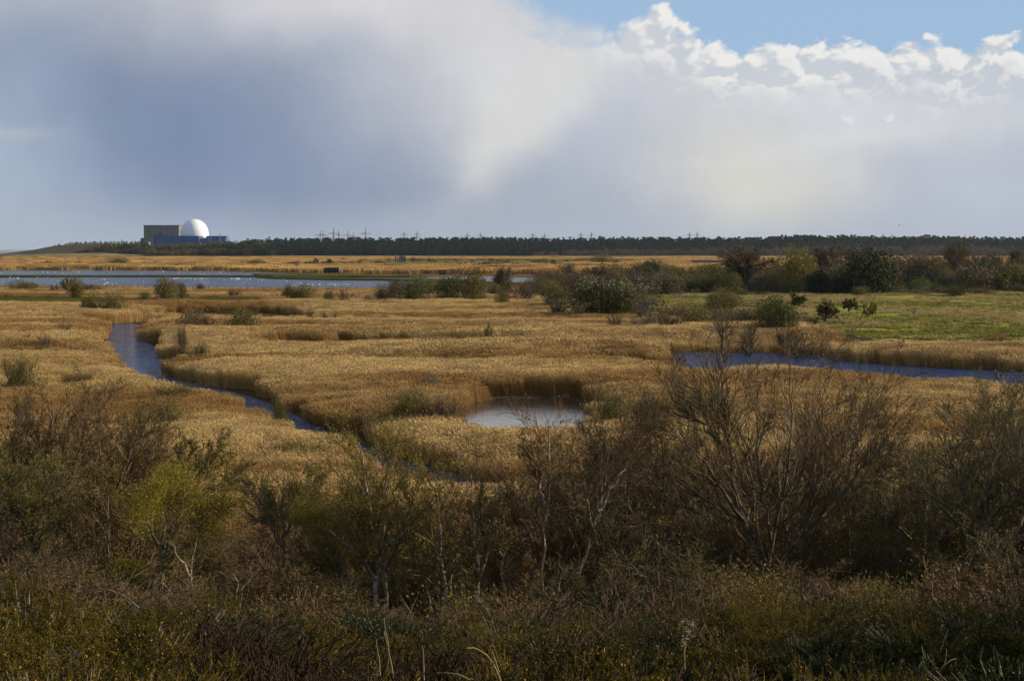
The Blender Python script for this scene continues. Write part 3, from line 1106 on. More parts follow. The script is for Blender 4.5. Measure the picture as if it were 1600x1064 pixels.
bark_m = plant_mat('grey brown bark', (0.055, 0.045, 0.032), (0.095, 0.08, 0.06), 0.0)
PM = {
    'brown': plant_mat('bare brown twigs', (0.090, 0.064, 0.032), (0.150, 0.108, 0.052), 0.1),
    'grey': plant_mat('bare grey twigs', (0.12, 0.10, 0.07), (0.19, 0.155, 0.10), 0.1),
    'purple': plant_mat('purple brown twigs', (0.080, 0.056, 0.042), (0.13, 0.092, 0.062), 0.1),
    'russet': plant_mat('russet twigs', (0.095, 0.064, 0.034), (0.145, 0.098, 0.052), 0.1),
    'olive': plant_mat('olive budding twigs', (0.095, 0.080, 0.022), (0.155, 0.128, 0.036), 0.2),
    'green': plant_mat('fresh green leaves', (0.075, 0.092, 0.014), (0.13, 0.14, 0.026), 0.3),
    'deep': plant_mat('dull green leaves', (0.055, 0.058, 0.014), (0.095, 0.092, 0.024), 0.2),
    'dark': plant_mat('dark evergreen leaves', (0.014, 0.022, 0.008), (0.032, 0.042, 0.014), 0.1),
    'yellow': plant_mat('yellow green catkins', (0.125, 0.104, 0.022), (0.18, 0.145, 0.035), 0.3),
    'white': plant_mat('white blossom', (0.30, 0.28, 0.22), (0.48, 0.46, 0.38), 0.3),
    'flower': plant_mat('yellow flowers', (0.34, 0.20, 0.012), (0.46, 0.29, 0.02), 0.2),
}
PM['pine_light'] = plant_mat('paler pine needles', (0.022, 0.030, 0.012), (0.046, 0.054, 0.020), 0.05)
PM['pine'] = plant_mat('pine needles', (0.010, 0.016, 0.009), (0.026, 0.034, 0.015), 0.05)

# ================================================================ the far woods
r = np.random.default_rng(3)


def pine_proto(seed):
    r = np.random.default_rng(seed)
    m = MB()
    m.bar((0, 0, 0), (r.normal(0, .3), 0, 17), 0.28, 4, 0.12, 1)
    c = []
    for k in range(14):
        z = r.uniform(2.5, 19)
        rad = (20.5 - z) * 0.16 + 1.1
        a = r.uniform(0, 6.28)
        c.append((math.cos(a) * rad * .8, math.sin(a) * rad * .8, z, rad))
    c.append((0, 0, 18.8, 1.8))
    c = np.array(c)
    i = r.integers(0, len(c), 420)
    v = unit(r.normal(size=(420, 3))) * (c[i, 3] * r.uniform(.3, 1, 420) ** .5)[:, None] * np.array([1, 1, .65])
    V, F = leaf_geo(r, c[i, :3] + v, 1.35, 0.8, 0.2)
    m.add(V, [F], 0)
    return proto_obj('pine', m, [PM['pine'] if seed % 3 else PM['pine_light'], bark_m])


def wood_proto(seed, leaf, mat, h=11.0):
    r = np.random.default_rng(seed)
    w, c = tree_oak(seed, (7, 6, 4, 3), 0.2)
    m = MB()
    sc = np.array([h * .42, h * .42, h])
    for v, f in zip(w.V, w.F):
        pass
    for src, mi, thick in ((w, 1, 1), (c, 0, 1)):
        n0 = 0
        V = np.concatenate(src.V) * sc
        m.add(V, src.F, mi)
    if leaf:
        q = dome_points(r, leaf, 8, 0.05) * sc
        V, F = leaf_geo(r, q, 0.9, 0.7)
        m.add(V, [F], 0)
    return proto_obj('wood', m, [mat, bark_m])


pines = proto_collection('pines', [pine_proto(s) for s in range(5)])


def wood_at(name, coll, k, pts, label, smin=.8, smax=1.2):
    pts = np.array(pts)
    n = len(pts)
    s = r.uniform(smin, smax, n) * (0.74 + 0.30 * vnoise(pts[:, 0], pts[:, 1] * 3, 80, 12) + 0.22 * vnoise(pts[:, 0], pts[:, 1] * 3, 19, 13))
    scatter(name, coll, pts, np.stack([0 * s, 0 * s, r.uniform(0, 6.28, n)], 1), np.stack([s * r.uniform(.9, 1.25, n), s * r.uniform(.9, 1.25, n), s], 1), r.integers(0, k, n), label=label)


def ridge_z(D, depth, pts, x, y):
    p = np.array(pts, float)
    q = at(p[:, 0], p[:, 1], D)
    zc = np.maximum(np.interp(x, q[:, 0], q[:, 2]), 0)
    s = np.clip((y - D) / depth, -1, 1)
    return zc * np.cos(s * math.pi / 2) ** 1.3 - 0.5


RISE = [(330, 398), (360, 393), (420, 391), (700, 390), (1100, 389), (1190, 388.5), (1260, 385), (1330, 385.5), (1400, 388.5), (1450, 386.5), (1520, 389), (1800, 390)]
x = r.uniform(at(352, 400, 2600)[0], 1240, 6500)
y = r.uniform(2535, 2800, 6500)
k = x > -448 + np.clip(2640 - y, 0, 200) * 0.15
x, y = x[k], y[k]
z = ridge_z(2750, 220, RISE, x, y)
wood_at('pine_wood', pines, 5, np.stack([x, y, z], 1), 'dark pine wood along the horizon below the pylons', 0.72, 1.02)
bare_wood = proto_collection('bare wood', [wood_proto(20 + s, 260, PM['purple'], 14) for s in range(4)])
x = r.uniform(30, 1150, 1100)
y = 2500 + r.uniform(-45, 40, 1100)
h = np.interp(x, [30, 120, 300, 420, 1150], [0.45, .8, 1.0, 1.15, 1.2])
k = r.uniform(0, 1, 1100) < np.interp(x, [30, 100, 1150], [.35, 1, 1])
pts = np.stack([x, y, 0 * x], 1)[k]
s = (h * r.uniform(.55, 1.1, 1100) * (0.7 + .5 * vnoise(x, y * 3, 45, 15)))[k]
n = len(pts)
scatter('alder_wood', bare_wood, pts, np.stack([0 * s, 0 * s, r.uniform(0, 6.28, n)], 1), np.stack([s * 1.2, s * 1.2, s], 1), r.integers(0, 4, n), label='bare brown alder wood in front of the pines')
# scrub wood below the power station
scrub_mix = proto_collection('scrub wood', [wood_proto(40, 240, PM['deep'], 8), wood_proto(41, 240, PM['dark'], 8), wood_proto(42, 60, PM['russet'], 8), wood_proto(43, 240, PM['olive'], 8)])
pts, pick, sc = [], [], []
for _ in range(900):
    px = r.uniform(120, 420)
    D = r.uniform(2330, 2500)
    top = np.interp(px, [120, 150, 190, 230, 260, 300, 330, 352, 420], [392, 386, 381, 381.5, 383, 381, 380, 379, 377])
    q = at(px, 396, D)
    hh = at(px, top, D)[2] * r.uniform(.55, 1.0)
    near = D < 2400
    if near:
        hh *= 0.62
    p_ = [0.25, 0.6, 0.05, 0.1] if px < 225 else ([0.15, 0.1, 0.65, 0.1] if px < 285 and near else ([0.35, 0.15, 0.1, 0.4] if px < 350 else [0.1, 0.8, 0.1, 0.0]))
    pick.append(r.choice(4, p=p_))
    pts.append((q[0], D, -0.3))
    sc.append(hh / 8.0)
n = len(pts)
sc = np.array(sc)
scatter('scrub_wood', scrub_mix, pts, np.stack([0 * sc, 0 * sc, r.uniform(0, 6.28, n)], 1), np.stack([sc * 1.5, sc * 1.5, sc], 1), np.array(pick), label='mixed evergreen and bare scrub below the power station')
# trees on the headland
pts = []
for _ in range(130):
    px = r.uniform(85, 250)
    D = 3600 + r.uniform(-60, 20)
    pts.append((at(px, 385, D)[0], D, ridge_z(3600, 350, [(60, 391), (78, 388.5), (95, 384.5), (115, 381.5), (135, 381), (155, 380), (175, 380), (200, 379.5), (240, 380), (300, 381), (360, 384), (420, 388)], np.array([at(px, 385, D)[0]]), np.array([D]))[0] - 0.4))
wood_at('headland_trees_wood', scrub_mix, 4, pts, 'low windblown trees along the headland crest', 0.35, 0.75)
# low dark scrub along the far ditches and dunes
low = proto_collection('low scrub', [proto_obj('scrub', (lambda m, V, F: (m.add(V, [F], 0), m)[1])(MB(), *leaf_geo(np.random.default_rng(60 + s), dome_points(np.random.default_rng(50 + s), 160, 5) * np.array([3.5, 3.5, 2.6]), 0.8, 0.7)), PM[c]) for s, c in enumerate(('brown', 'deep', 'russet', 'brown'))])
pts = []
for _ in range(120):
    pts.append((*[float(v) for v in ground(r.uniform(-80, 160), r.uniform(400.5, 406))], 0))
for _ in range(60):
    pts.append((*[float(v) for v in ground(r.uniform(150, 1300), r.uniform(403.2, 405))], 0))
for _ in range(90):
    pts.append((*[float(v) for v in ground(r.uniform(430, 900), r.choice([415.8, 416.4, 417.2, 409]) + r.normal(0, .3))], 0))
for _ in range(40):
    pts.append((*[float(v) for v in ground(r.uniform(1180, 1330), r.choice([406, 408, 409]) + r.normal(0, .3))], 0))
for _ in range(50):
    pts.append((*[float(v) for v in ground(r.uniform(0, 520), r.choice([409.2, 416.2]) + r.normal(0, .3))], 0))
wood_at('distant_scrub', low, 4, pts, 'low dark scrub along the far ditches', 0.5, 1.25)

# ================================================================ power station
conc = solid_mat('weathered grey concrete', (0.17, 0.155, 0.145), (0.215, 0.20, 0.185), 0.05, 0.9, 0, (1, 1, 3))
conc_d = solid_mat('dark concrete', (0.10, 0.095, 0.09), (0.13, 0.12, 0.11), 0.08, 0.9)
blue = solid_mat('blue steel cladding', (0.035, 0.105, 0.25), (0.045, 0.125, 0.285), 0.05, 0.5, 0, (1, 1, 0.4))
blue_d = solid_mat('dark blue cladding', (0.022, 0.055, 0.14), (0.03, 0.07, 0.17), 0.05, 0.5)
blue_l = solid_mat('pale grey blue cladding', (0.33, 0.40, 0.50), None, 1, 0.5)
whitem = solid_mat('white painted steel', (0.80, 0.80, 0.79), (0.76, 0.76, 0.75), 0.05, 0.5)


def px_box(m, x0, x1, ytop, D, depth, mi=0, z0=0.0):
    a, b_ = at(x0, ytop, D), at(x1, ytop, D)
    m.box(((a[0] + b_[0]) / 2, D + depth / 2, (z0 + a[2]) / 2), (b_[0] - a[0], depth, a[2] - z0), mi)


def part(name, mat, parent, fn, smooth=False):
    m = MB()
    fn(m)
    o = m.build(name, mat, parent, smooth)
    o.location = -parent.location
    return o


Dg = 2720
gs = thing('reactor_block', at(252, 391, Dg).tolist()[:2] + [0], 'boxy grey concrete reactor block beside the white dome', 'power station')
part('wall', conc, gs, lambda m: px_box(m, 224.5, 279.5, 352.6, Dg, 42))
part('parapet', conc_d, gs, lambda m: [px_box(m, 224 + k * 2.8, 224 + k * 2.8 + 2.0, 351.9, Dg - 0.6, 44, 0, at(0, 353.4, Dg)[2]) for k in range(20)])
part('cornice', conc_d, gs, lambda m: px_box(m, 224.2, 279.8, 352.5, Dg - 0.9, 44, 0, at(0, 353.3, Dg)[2]))
part('annex', conc_d, gs, lambda m: px_box(m, 219.6, 224.4, 372, Dg + 4, 30))
for k in range(5):
    part('vertical_fin', conc_d, gs, lambda m: px_box(m, 232 + k * 9.5, 232.5 + k * 9.5, 356, Dg - 0.8, 0.9))
part('plant_room', conc_d, gs, lambda m: px_box(m, 247.2, 249.2, 362.5, Dg - 2.5, 2.4))
for px in (236, 252, 262, 271):
    part('window', conc_d, gs, lambda m: px_box(m, px, px + 4.6, 358.0, Dg - 0.35, 0.5, 0, at(0, 359.0, Dg)[2]))

Db = 2600
th = thing('turbine_hall', at(300, 391, Db).tolist()[:2] + [0], 'long low blue clad turbine hall in front of the dome', 'power station')
part('wall', blue, th, lambda m: px_box(m, 240.2, 310, 369.0, Db, 40))
part('corner_panel', blue_d, th, lambda m: px_box(m, 240.0, 243.0, 368.8, Db - 0.7, 0.8))
part('dark_panel', blue_d, th, lambda m: px_box(m, 284.5, 287.5, 368.6, Db - 0.9, 10, 0, at(0, 377, Db)[2]))
part('lower_band', blue_d, th, lambda m: px_box(m, 254, 309, 376.2, Db - 0.5, 0.6, 0, at(0, 376.8, Db)[2]))
part('roof_trim', blue_d, th, lambda m: px_box(m, 240.0, 310.2, 368.7, Db - 0.4, 41, 0, at(0, 369.2, Db)[2]))
part('east_wing', blue, th, lambda m: px_box(m, 310, 353, 372.2, Db + 1, 30))
part('upper_wing', blue, th, lambda m: px_box(m, 322, 353.2, 369.2, Db + 8, 20))
part('wing_trim', blue_d, th, lambda m: px_box(m, 321.8, 353.4, 368.9, Db + 7.6, 21, 0, at(0, 369.5, Db)[2]))
part('low_wing', blue_d, th, lambda m: px_box(m, 353, 360.6, 377.6, Db + 2, 25))
part('pale_panel', blue_l, th, lambda m: px_box(m, 310.2, 312.2, 369.6, Db - 0.3, 0.5, 0, at(0, 377, Db)[2]))
for k in range(9):
    part('cladding_seam', blue_d, th, lambda m: px_box(m, 247.5 + k * 7, 247.8 + k * 7, 369.6, Db - 0.25, 0.4))
wf = part('window', blue_l, th, lambda m: px_box(m, 324.6, 330.6, 371.8, Db + 0.4, 0.7, 0, at(0, 377.1, Db)[2]))
m = MB()
px_box(m, 325.8, 329.4, 372.9, Db + 0.1, 0.4, 0, at(0, 376.0, Db)[2])
m.build('pane', blue, wf).location = (0, 0, 0)
part('sign_panel', blue_l, th, lambda m: px_box(m, 349.6, 351.4, 373.6, Db + 0.4, 0.7, 0, at(0, 375.3, Db)[2]))
part('chimney', conc, th, lambda m: (m.bar(at(343.7, 377, Db - 1), at(343.7, 365.2, Db - 1), 0.8, 8, 0.6)))

Dd = 2640
dm = thing('containment_dome', at(299, 391, Dd).tolist()[:2] + [0], 'smooth white concrete containment dome above the blue hall', 'power station')


def dome(m):
    c = at(299, 365, Dd)
    R = 22.0 * Dd / FPX
    k = 48
    prof = [(R * 1.0, 2.0), (R * 1.0, c[2] - 1)] + [(R * math.cos(t), c[2] + R * 1.04 * math.sin(t)) for t in np.linspace(0, math.pi / 2 * .985, 18)]
    an = np.arange(k) * 2 * math.pi / k
    V = np.array([[c[0] + p * math.cos(a), Dd + 25 + p * math.sin(a), z] for p, z in prof for a in an])
    F = [[i * k + j, i * k + (j + 1) % k, (i + 1) * k + (j + 1) % k, (i + 1) * k + j] for i in range(len(prof) - 1) for j in range(k)]
    m.add(V, [np.array(F), np.array([[(len(prof) - 1) * k + j for j in range(k)]])])


part('shell', whitem, dm, dome, True)
part('base_ring', blue_l, dm, lambda m: m.tubes(np.array([[(at(299, 365, Dd)[0], Dd + 25, 10), (at(299, 365, Dd)[0], Dd + 25, at(299, 370.2, Dd)[2])]]), np.full((1, 2), 22.9 * Dd / FPX), 40))
c = at(299, 365, Dd)
part('lightning_rod', conc_d, dm, lambda m: m.bar((c[0], Dd + 25, c[2] + 23), (c[0], Dd + 25, c[2] + 26.0), 0.12, 4))
tk = thing('storage_tank', (*at(233.3, 385, 2585)[:2], 0), 'small round white tank left of the blue hall', 'tank')
part('wall', whitem, tk, lambda m: m.tubes(np.array([[at(233.3, 389, 2585), at(233.3, 380.2, 2585)]]), np.full((1, 2), 1.9), 14))
part('roof', whitem, tk, lambda m: m.tubes(np.array([[at(233.3, 380.2, 2585), at(233.3, 379.0, 2585), at(233.3, 378.5, 2585)]]), np.array([[1.9, 1.2, 0.1]]), 14))
ms = thing('signal_mast', (*at(190.3, 385, 3500)[:2], 0), 'thin dark chimney on the headland left of the station', 'chimney')
part('shaft', conc_d, ms, lambda m: m.bar(at(190.3, 384, 3500), at(190.3, 375.2, 3500), 1.0, 8, 0.7))
part('cap', conc_d, ms, lambda m: m.bar(at(190.3, 375.4, 3500), at(190.3, 374.4, 3500), 1.2, 8, 1.1))

# ================================================================ pylons
steel = solid_mat('galvanised steel', (0.11, 0.12, 0.13), (0.15, 0.16, 0.17), 0.4, 0.6)


def pylon_parts(h, arms, wide=1.0):
    """lattice tower: height h, cross arms [(height fraction, half width)]"""
    tower = MB()
    lv = np.linspace(0, 1, 9)
    wd = np.interp(lv, [0, .55, .8, 1], [4.0, 1.5, 0.9, 0.1]) * wide
    for k in range(8):
        z0, z1, w0, w1 = lv[k] * h, lv[k + 1] * h, wd[k], wd[k + 1]
        cs = [(-1, -1), (1, -1), (1, 1), (-1, 1)]
        for i, (sx, sy) in enumerate(cs):
            nx, ny = cs[(i + 1) % 4]
            tower.bar((sx * w0, sy * w0, z0), (sx * w1, sy * w1, z1), 0.30, 3)
            tower.bar((sx * w0, sy * w0, z0), (nx * w1, ny * w1, z1), 0.18, 3)
            tower.bar((nx * w0, ny * w0, z0), (sx * w1, sy * w1, z1), 0.18, 3)
    al = []
    for fz, hw in arms:
        a = MB()
        z = fz * h
        for s in (-1, 1):
            for yy in (-.6, .6):
                a.bar((0, yy, z + 1.6), (s * hw, 0, z), 0.24, 3)
                a.bar((0, yy, z), (s * hw, 0, z), 0.24, 3)
            for q in (.35, .7):
                a.bar((s * hw * q, 0, z), (s * hw * q * .8, 0, z + 1.6 * (1 - q)), 0.1, 3)
            a.bar((s * hw, 0, z), (s * hw, 0, z - 2.4), 0.16, 4)
        al.append(a)
    return tower, al


def mk_pylon(name, arms, h):
    t, al = pylon_parts(h, arms)
    return to_mesh('tower', t, steel), [to_mesh('cross_arm', a, steel) for a in al]


PY_A = mk_pylon('a', [(0.62, 13), (0.80, 9.5)], 50)
PY_B = mk_pylon('b', [(0.58, 7.5), (0.72, 9.0), (0.86, 6.5)], 50)
ORD = ['first', 'second', 'third', 'fourth', 'fifth', 'sixth', 'seventh', 'eighth', 'ninth', 'tenth', 'eleventh', 'twelfth', 'thirteenth', 'fourteenth',
       'fifteenth', 'sixteenth', 'seventeenth', 'eighteenth', 'nineteenth', 'twentieth']
PYL = []
for i, (px, top, kind, rz) in enumerate([(500.8, 359.5, 0, .1), (505, 360.2, 0, .2), (521.2, 356.6, 0, 0), (529.5, 360, 0, .5), (543.8, 360.2, 0, .2), (552.3, 362.5, 0, .1), (571.2, 356.6, 0, .05)]):
    D = 38 * FPX / (390 - top)
    D = min(D, 3300)
    s = at(px, top, D)[2] / 50
    lab = ['double armed grey pylon first in the cluster above the pines near the station', 'grey pylon close against the first of the cluster',
           'tall pylon in the middle of the cluster near the station', 'grey pylon just right of the tall middle one', 'fifth pylon of the cluster near the station',
           'lowest pylon of the cluster above the pine wood', 'tall wide armed pylon last of the cluster above the pines'][i]
    PYL.append((px, D, s, kind, rz, lab, 'pylons clustered near the power station'))
for i, (px, top) in enumerate([(631.5, 361), (651.5, 360.6), (730.5, 363.4), (751, 363.4), (832.5, 363), (851, 364), (907.6, 362.6), (924, 362), (1077.2, 362), (1089, 361.8), (1226.8, 365.2), (1244.6, 364.6),
                               (1379.5, 364.2), (1393.6, 364.6), (1507.6, 366), (1522, 366.4), (1593, 369.5), (1640, 369)]):
    D = 38 * FPX / (390 - top)
    s = at(px, top, D)[2] / 50
    PYL.append((px, D, s, 1, .15 + .02 * i, 'slim grey pylon, %s in the row right of the pylon cluster' % ORD[i], 'pylons in pairs above the pine wood'))
ptops = []
for (px, D, s, kind, rz, lab, grp) in PYL:
    tw, arms = (PY_A, PY_B)[kind]
    loc = at(px, 391, D)
    t = thing('pylon', (float(loc[0]), float(D), 0.0), lab, 'pylon', grp, rz)
    t.scale = (s, s, s)
    link('tower', tw, t)
    for a in arms:
        link('cross_arm', a, t)
    ptops.append((loc[0], D, s))
# conductors sagging between the pairs
wire_m = solid_mat('aluminium wire', (0.12, 0.13, 0.14))
for ids, lab in (([6, 7, 9, 11, 13, 15, 17, 19, 21, 24], 'thin overhead wires strung along the front row of slim pylons'), ([8, 10, 12, 14, 16, 18, 20, 22, 23], 'thin overhead wires strung along the back row of slim pylons')):
    m = MB()
    for i, j in zip(ids[:-1], ids[1:]):
        (xa, ya, sa), (xb, yb, sb) = ptops[i], ptops[j]
        for fz, hw in ((0.56, 7), (0.70, 8.5), (0.84, 6)):
            for sd in (-1, 1):
                t = np.linspace(0, 1, 12)
                za, zb = 50 * sa * fz, 50 * sb * fz
                P = np.stack([xa + (xb - xa) * t + sd * hw, ya + (yb - ya) * t, za + (zb - za) * t - 4 * t * (1 - t) * 4.0], 1)
                m.tubes(P[None], np.full((1, 12), 0.05), 3)
    o = m.build('power_line', wire_m)
    tag(o, lab, 'power line')
# ================================================================ small built things on the marsh
timber = solid_mat('black tarred timber', (0.022, 0.02, 0.018), (0.04, 0.035, 0.03), 2.0, 0.8, 0.01, (1, 1, 6))
timber_l = solid_mat('weathered timber', (0.30, 0.27, 0.23), (0.20, 0.17, 0.14), 2.0, 0.8, 0.01, (1, 1, 6))
stone = solid_mat('old flint rubble', (0.14, 0.12, 0.10), (0.22, 0.195, 0.16), 0.7, 0.9)


def at_ground(px, py, zb=0.0):
    x, y = ground(px, py, zb)
    return float(x), float(y)


# bird hide
hx, hy = at_ground(520, 428.2)
hd = thing('bird_hide', (hx, hy, 0), 'black timber bird hide on stilts at the lagoon edge', 'bird hide')


def hp(name, mat, *boxes):
    m = MB()
    for c, s in boxes:
        m.box(c, s)
    return m.build(name, mat, hd)


for i in range(7):
    hp('wall_board', timber, ((-0.4, -2.0 - 0.004 * (i % 2), 0.95 + i * 0.28), (7.4, 0.05, 0.27)))
hp('side_wall', timber_l, ((3.3, 0, 1.9), (0.06, 3.9, 2.1)))
hp('side_wall', timber, ((-4.1, 0, 1.9), (0.06, 3.9, 2.1)))
hp('rear_wall', timber, ((-0.4, 2.0, 1.9), (7.4, 0.06, 2.1)))
for k in range(4):
    f = hp('viewing_slot', timber_l, ((-3.1 + k * 1.8, -2.05, 2.15), (1.3, 0.06, 0.10)))
    m = MB()
    m.box((-3.1 + k * 1.8, -2.06, 2.32), (1.3, 0.03, 0.22))
    m.build('flap', timber, f)
hp('roof', timber, ((-0.3, 0, 3.16), (8.4, 4.8, 0.16)))
hp('floor', timber, ((-0.4, 0, 0.75), (7.4, 4.0, 0.12)))
for sx in (-3.8, -1.4, 0.8, 3.0):
    for sy in (-1.8, 1.8):
        hp('stilt', timber, ((sx, sy, 0.3), (0.2, 0.2, 1.0)))
hp('porch', timber_l, ((3.9, 0.4, 1.5), (1.1, 2.4, 1.3)))
hp('step', timber_l, ((4.9, 0.4, 0.6), (0.9, 1.4, 0.12)), ((5.3, 0.4, 0.3), (0.9, 1.4, 0.12)))
# little hide
hx, hy = at_ground(691.5, 430.5)
h2 = thing('lookout_hut', (hx, hy, 0), 'small dark square hut standing right of the long black hide', 'hut')
m = MB(); m.box((0, 0, 1.35), (3.2, 3.0, 1.9)); m.build('wall', timber, h2)
m = MB(); m.box((0, 0, 2.42), (3.7, 3.5, 0.16)); m.build('roof', timber, h2)
m = MB(); m.box((0, -1.53, 1.7), (2.2, 0.06, 0.35)); m.build('window', timber_l, h2)
for sx in (-1.3, 1.3):
    m = MB(); m.box((sx, -1.2, 0.2), (0.18, 0.18, 0.6)); m.build('stilt', timber, h2)
# ruined chapel on the levels
rx, ry = at_ground(626, 409)
rc = thing('ruined_chapel', (rx, ry, 0), 'broken stone walls of a ruined chapel on the green levels', 'ruin')
k_ = ry / FPX
m = MB(); m.box((-7.5 * k_, 0, 3.2), (2.0 * k_, 3, 7.0)); m.build('gable_wall', stone, rc)
m = MB(); m.box((-4.6 * k_, 0, 2.2), (1.7 * k_, 2, 4.6)); m.build('broken_wall', stone, rc)
m = MB(); m.box((2.5 * k_, 3, 2.6), (11 * k_, 2, 5.2)); m.box((1.5 * k_, 3, 5.6), (4 * k_, 2, 1.0)); m.build('side_wall', stone, rc)
m = MB(); m.box((8.3 * k_, 1, 1.8), (1.4 * k_, 5, 3.6)); m.build('end_wall', stone, rc)
# low bunker and pale rubble seen over the golden field
rx, ry = at_ground(1116, 414.2)
pb = thing('farm_shed', (rx, ry, 0), 'long low pale grey shed across the golden field', 'shed')
m = MB(); m.box((0, 0, 1.6), (34, 9, 3.2)); m.build('wall', stone, pb)
m = MB(); m.box((-1, -0.4, 3.5), (36, 10.5, 0.6)); m.build('roof', timber_l, pb)
m = MB(); m.box((14.5, -4.6, 1.9), (5, 0.4, 2.6)); m.build('door', whitem, pb)

# paddock fence and gate
fx0, fy = at_ground(1046, 472.5)
fx1, fy1 = at_ground(1108, 472.0)
fen = thing('paddock_fence', (fx0, fy, 0), 'grey wooden post and rail fence beside the flowering thorn', 'fence')
npost = 10
for i in range(npost):
    t = i / (npost - 1)
    m = MB(); m.box(((fx1 - fx0) * t, (fy1 - fy) * t, 0.75), (0.16, 0.16, 1.5)); m.build('post', timber_l, fen)
    if i < npost - 1:
        for z in (0.45, 0.85, 1.25):
            m = MB()
            m.box(((fx1 - fx0) * (t + .5 / (npost - 1)), (fy1 - fy) * (t + .5 / (npost - 1)) - 0.11, z), ((fx1 - fx0) / (npost - 1), 0.06, 0.12))
            m.build('rail', timber_l, fen)
gx_, gy_ = at_ground(1160, 481)
gt = thing('field_gate', (gx_, gy_, 0), 'small grey gate right of the green bush on the meadow edge', 'gate')
for sx in (0, 3.4, 6.8):
    m = MB(); m.box((sx, 0, 0.85), (0.2, 0.2, 1.7)); m.build('post', timber_l, gt)
for z in (0.4, 0.75, 1.1, 1.45):
    m = MB(); m.box((3.4, -0.14, z), (6.8, 0.06, 0.1)); m.build('rail', timber_l, gt)
m = MB(); m.bar((0, -0.2, .4), (3.4, -.2, 1.45), .05); m.build('brace', timber_l, gt)
# fence posts along the near shore of the lagoon
fx0, fy = at_ground(-40, 449.8)
sf = thing('shore_fence', (fx0, fy, 0), 'line of thin posts along the near shore of the lagoon', 'fence')
pm_ = to_mesh('post', (lambda m: (m.box((0, 0, .6), (.13, .13, 1.9)), m)[1])(MB()), timber)
prev = None
rr = np.random.default_rng(5)
m = MB()
for i in range(60):
    px = -40 + i * 12.2
    q = at_ground(px, np.interp(px, [-40, 200, 400, 700], [449.8, 452.6, 455.6, 455.8]))
    o = link('post', pm_, sf)
    o.location = (q[0] - fx0, q[1] - fy, rr.uniform(-.1, .1))
    if prev:
        for z in (.8, 1.3):
            m.bar((prev[0] - fx0, prev[1] - fy, z), (q[0] - fx0, q[1] - fy, z), .012, 3)
    prev = q
m.build('wire', timber, sf)

# gulls on the lagoon
gull_w = solid_mat('white plumage', (0.78, 0.78, 0.76))
gull_g = solid_mat('grey plumage', (0.42, 0.44, 0.46))


def lathe(m, prof, axis_x, k=8, mi=0):
    """prof: (x, radius, z) rings along x"""
    an = np.arange(k) * 2 * math.pi / k
    V = np.array([[x, rr_ * math.cos(a), z + rr_ * math.sin(a)] for x, rr_, z in prof for a in an])
    F = [[i * k + j, i * k + (j + 1) % k, (i + 1) * k + (j + 1) % k, (i + 1) * k + j] for i in range(len(prof) - 1) for j in range(k)]
    m.add(V, [np.array(F)], mi)


m = MB()
lathe(m, [(-.34, .01, .22), (-.2, .06, .19), (0, .12, .17), (.14, .10, .2), (.19, .055, .28), (.23, .062, .33), (.29, .045, .33), (.31, .015, .32), (.37, .004, .31)], 0, 7, 0)
for s in (-1, 1):
    m.add([[-.38, s * .03, .25], [-.1, s * .125, .2], [.12, s * .1, .24], [-.05, s * .09, .3], [-.3, s * .02, .28]], [[[0, 1, 2, 3]], [[0, 3, 4]]], 1)
    m.bar((0, s * .04, .1), (0.02, s * .04, -.02), .012, 3, None, 1)
gull_me = mesh('gull', np.concatenate(m.V), m.F)
gull_me.materials.append(gull_w); gull_me.materials.append(gull_g)
gull_me.polygons.foreach_set('material_index', np.concatenate([np.full(len(f), q, np.int32) for f, q in zip(m.F, m.M)]))
gr = np.random.default_rng(11)
spots = []
while len(spots) < 150:
    c = gr.choice(8, p=[.2, .12, .14, .14, .1, .14, .08, .08])
    cx, cy, sx, sy = [(285, 436.5, 14, .5), (18, 436, 26, 1.2), (165, 442, 60, 3), (372, 437.5, 14, 1.2), (250, 427, 60, 2), (500, 446, 28, 1.6), (80, 427, 60, 2), (430, 442, 40, 3)][c]
    px, py = cx + gr.normal() * sx, cy + gr.normal() * sy
    q = at_ground(px, py)
    if inside(SCRAPE_P, np.array([q[0]]), np.array([q[1]]))[0]:
        spots.append(q)
for q in spots:
    o = link('gull', gull_me)
    s = gr.uniform(1.1, 1.6)
    o.location = (q[0], q[1], 0.03)
    o.rotation_euler = (0, 0, gr.choice([0, math.pi]) + gr.normal() * .5)
    o.scale = (s, s, s)
    tag(o, 'white gull resting on the shallow lagoon', 'gull', 'gulls scattered over the lagoon')


def flying_bird(px, py, D, span, bank, label):
    loc = at(px, py, D)
    t = thing('flying_bird', [float(v) for v in loc], label, 'bird')
    m = MB(); lathe(m, [(-.3, .01, 0), (-.1, .07, 0), (.1, .08, 0), (.25, .05, .02), (.34, .01, .01)], 0, 6); m.build('body', timber, t)
    for s in (-1, 1):
        m = MB()
        V = []
        for (xx, yy, zz) in [(.12, .06, .02), (.2, .5, .22 + bank * s), (.02, 1.0, .15 + bank * s), (-.12, .55, .2 + bank * s), (-.1, .06, .02)]:
            V.append((xx, yy * s, zz))
        V = np.array(V)
        m.add(np.concatenate([V, V - [0, 0, .03]]), [[[0, 1, 3, 4], [5, 9, 8, 6]], [[1, 2, 3], [6, 8, 7]], [[0, 5, 6, 1], [1, 6, 7, 2], [2, 7, 8, 3], [3, 8, 9, 4]]])
        m.build('wing', timber, t)
    t.scale = (span, span, span)
    t.rotation_euler = (0.2, 0.1, 0.4)


flying_bird(1404.5, 351.5, 520, 0.75, .1, 'dark bird flying above the far wood, well right of the pylons')
flying_bird(1249.5, 361.7, 900, 0.9, .05, 'small dark bird flying just above the wood between pylon pairs')
flying_bird(282, 343.3, 800, 0.6, .1, 'tiny bird flying just left of the white dome top')

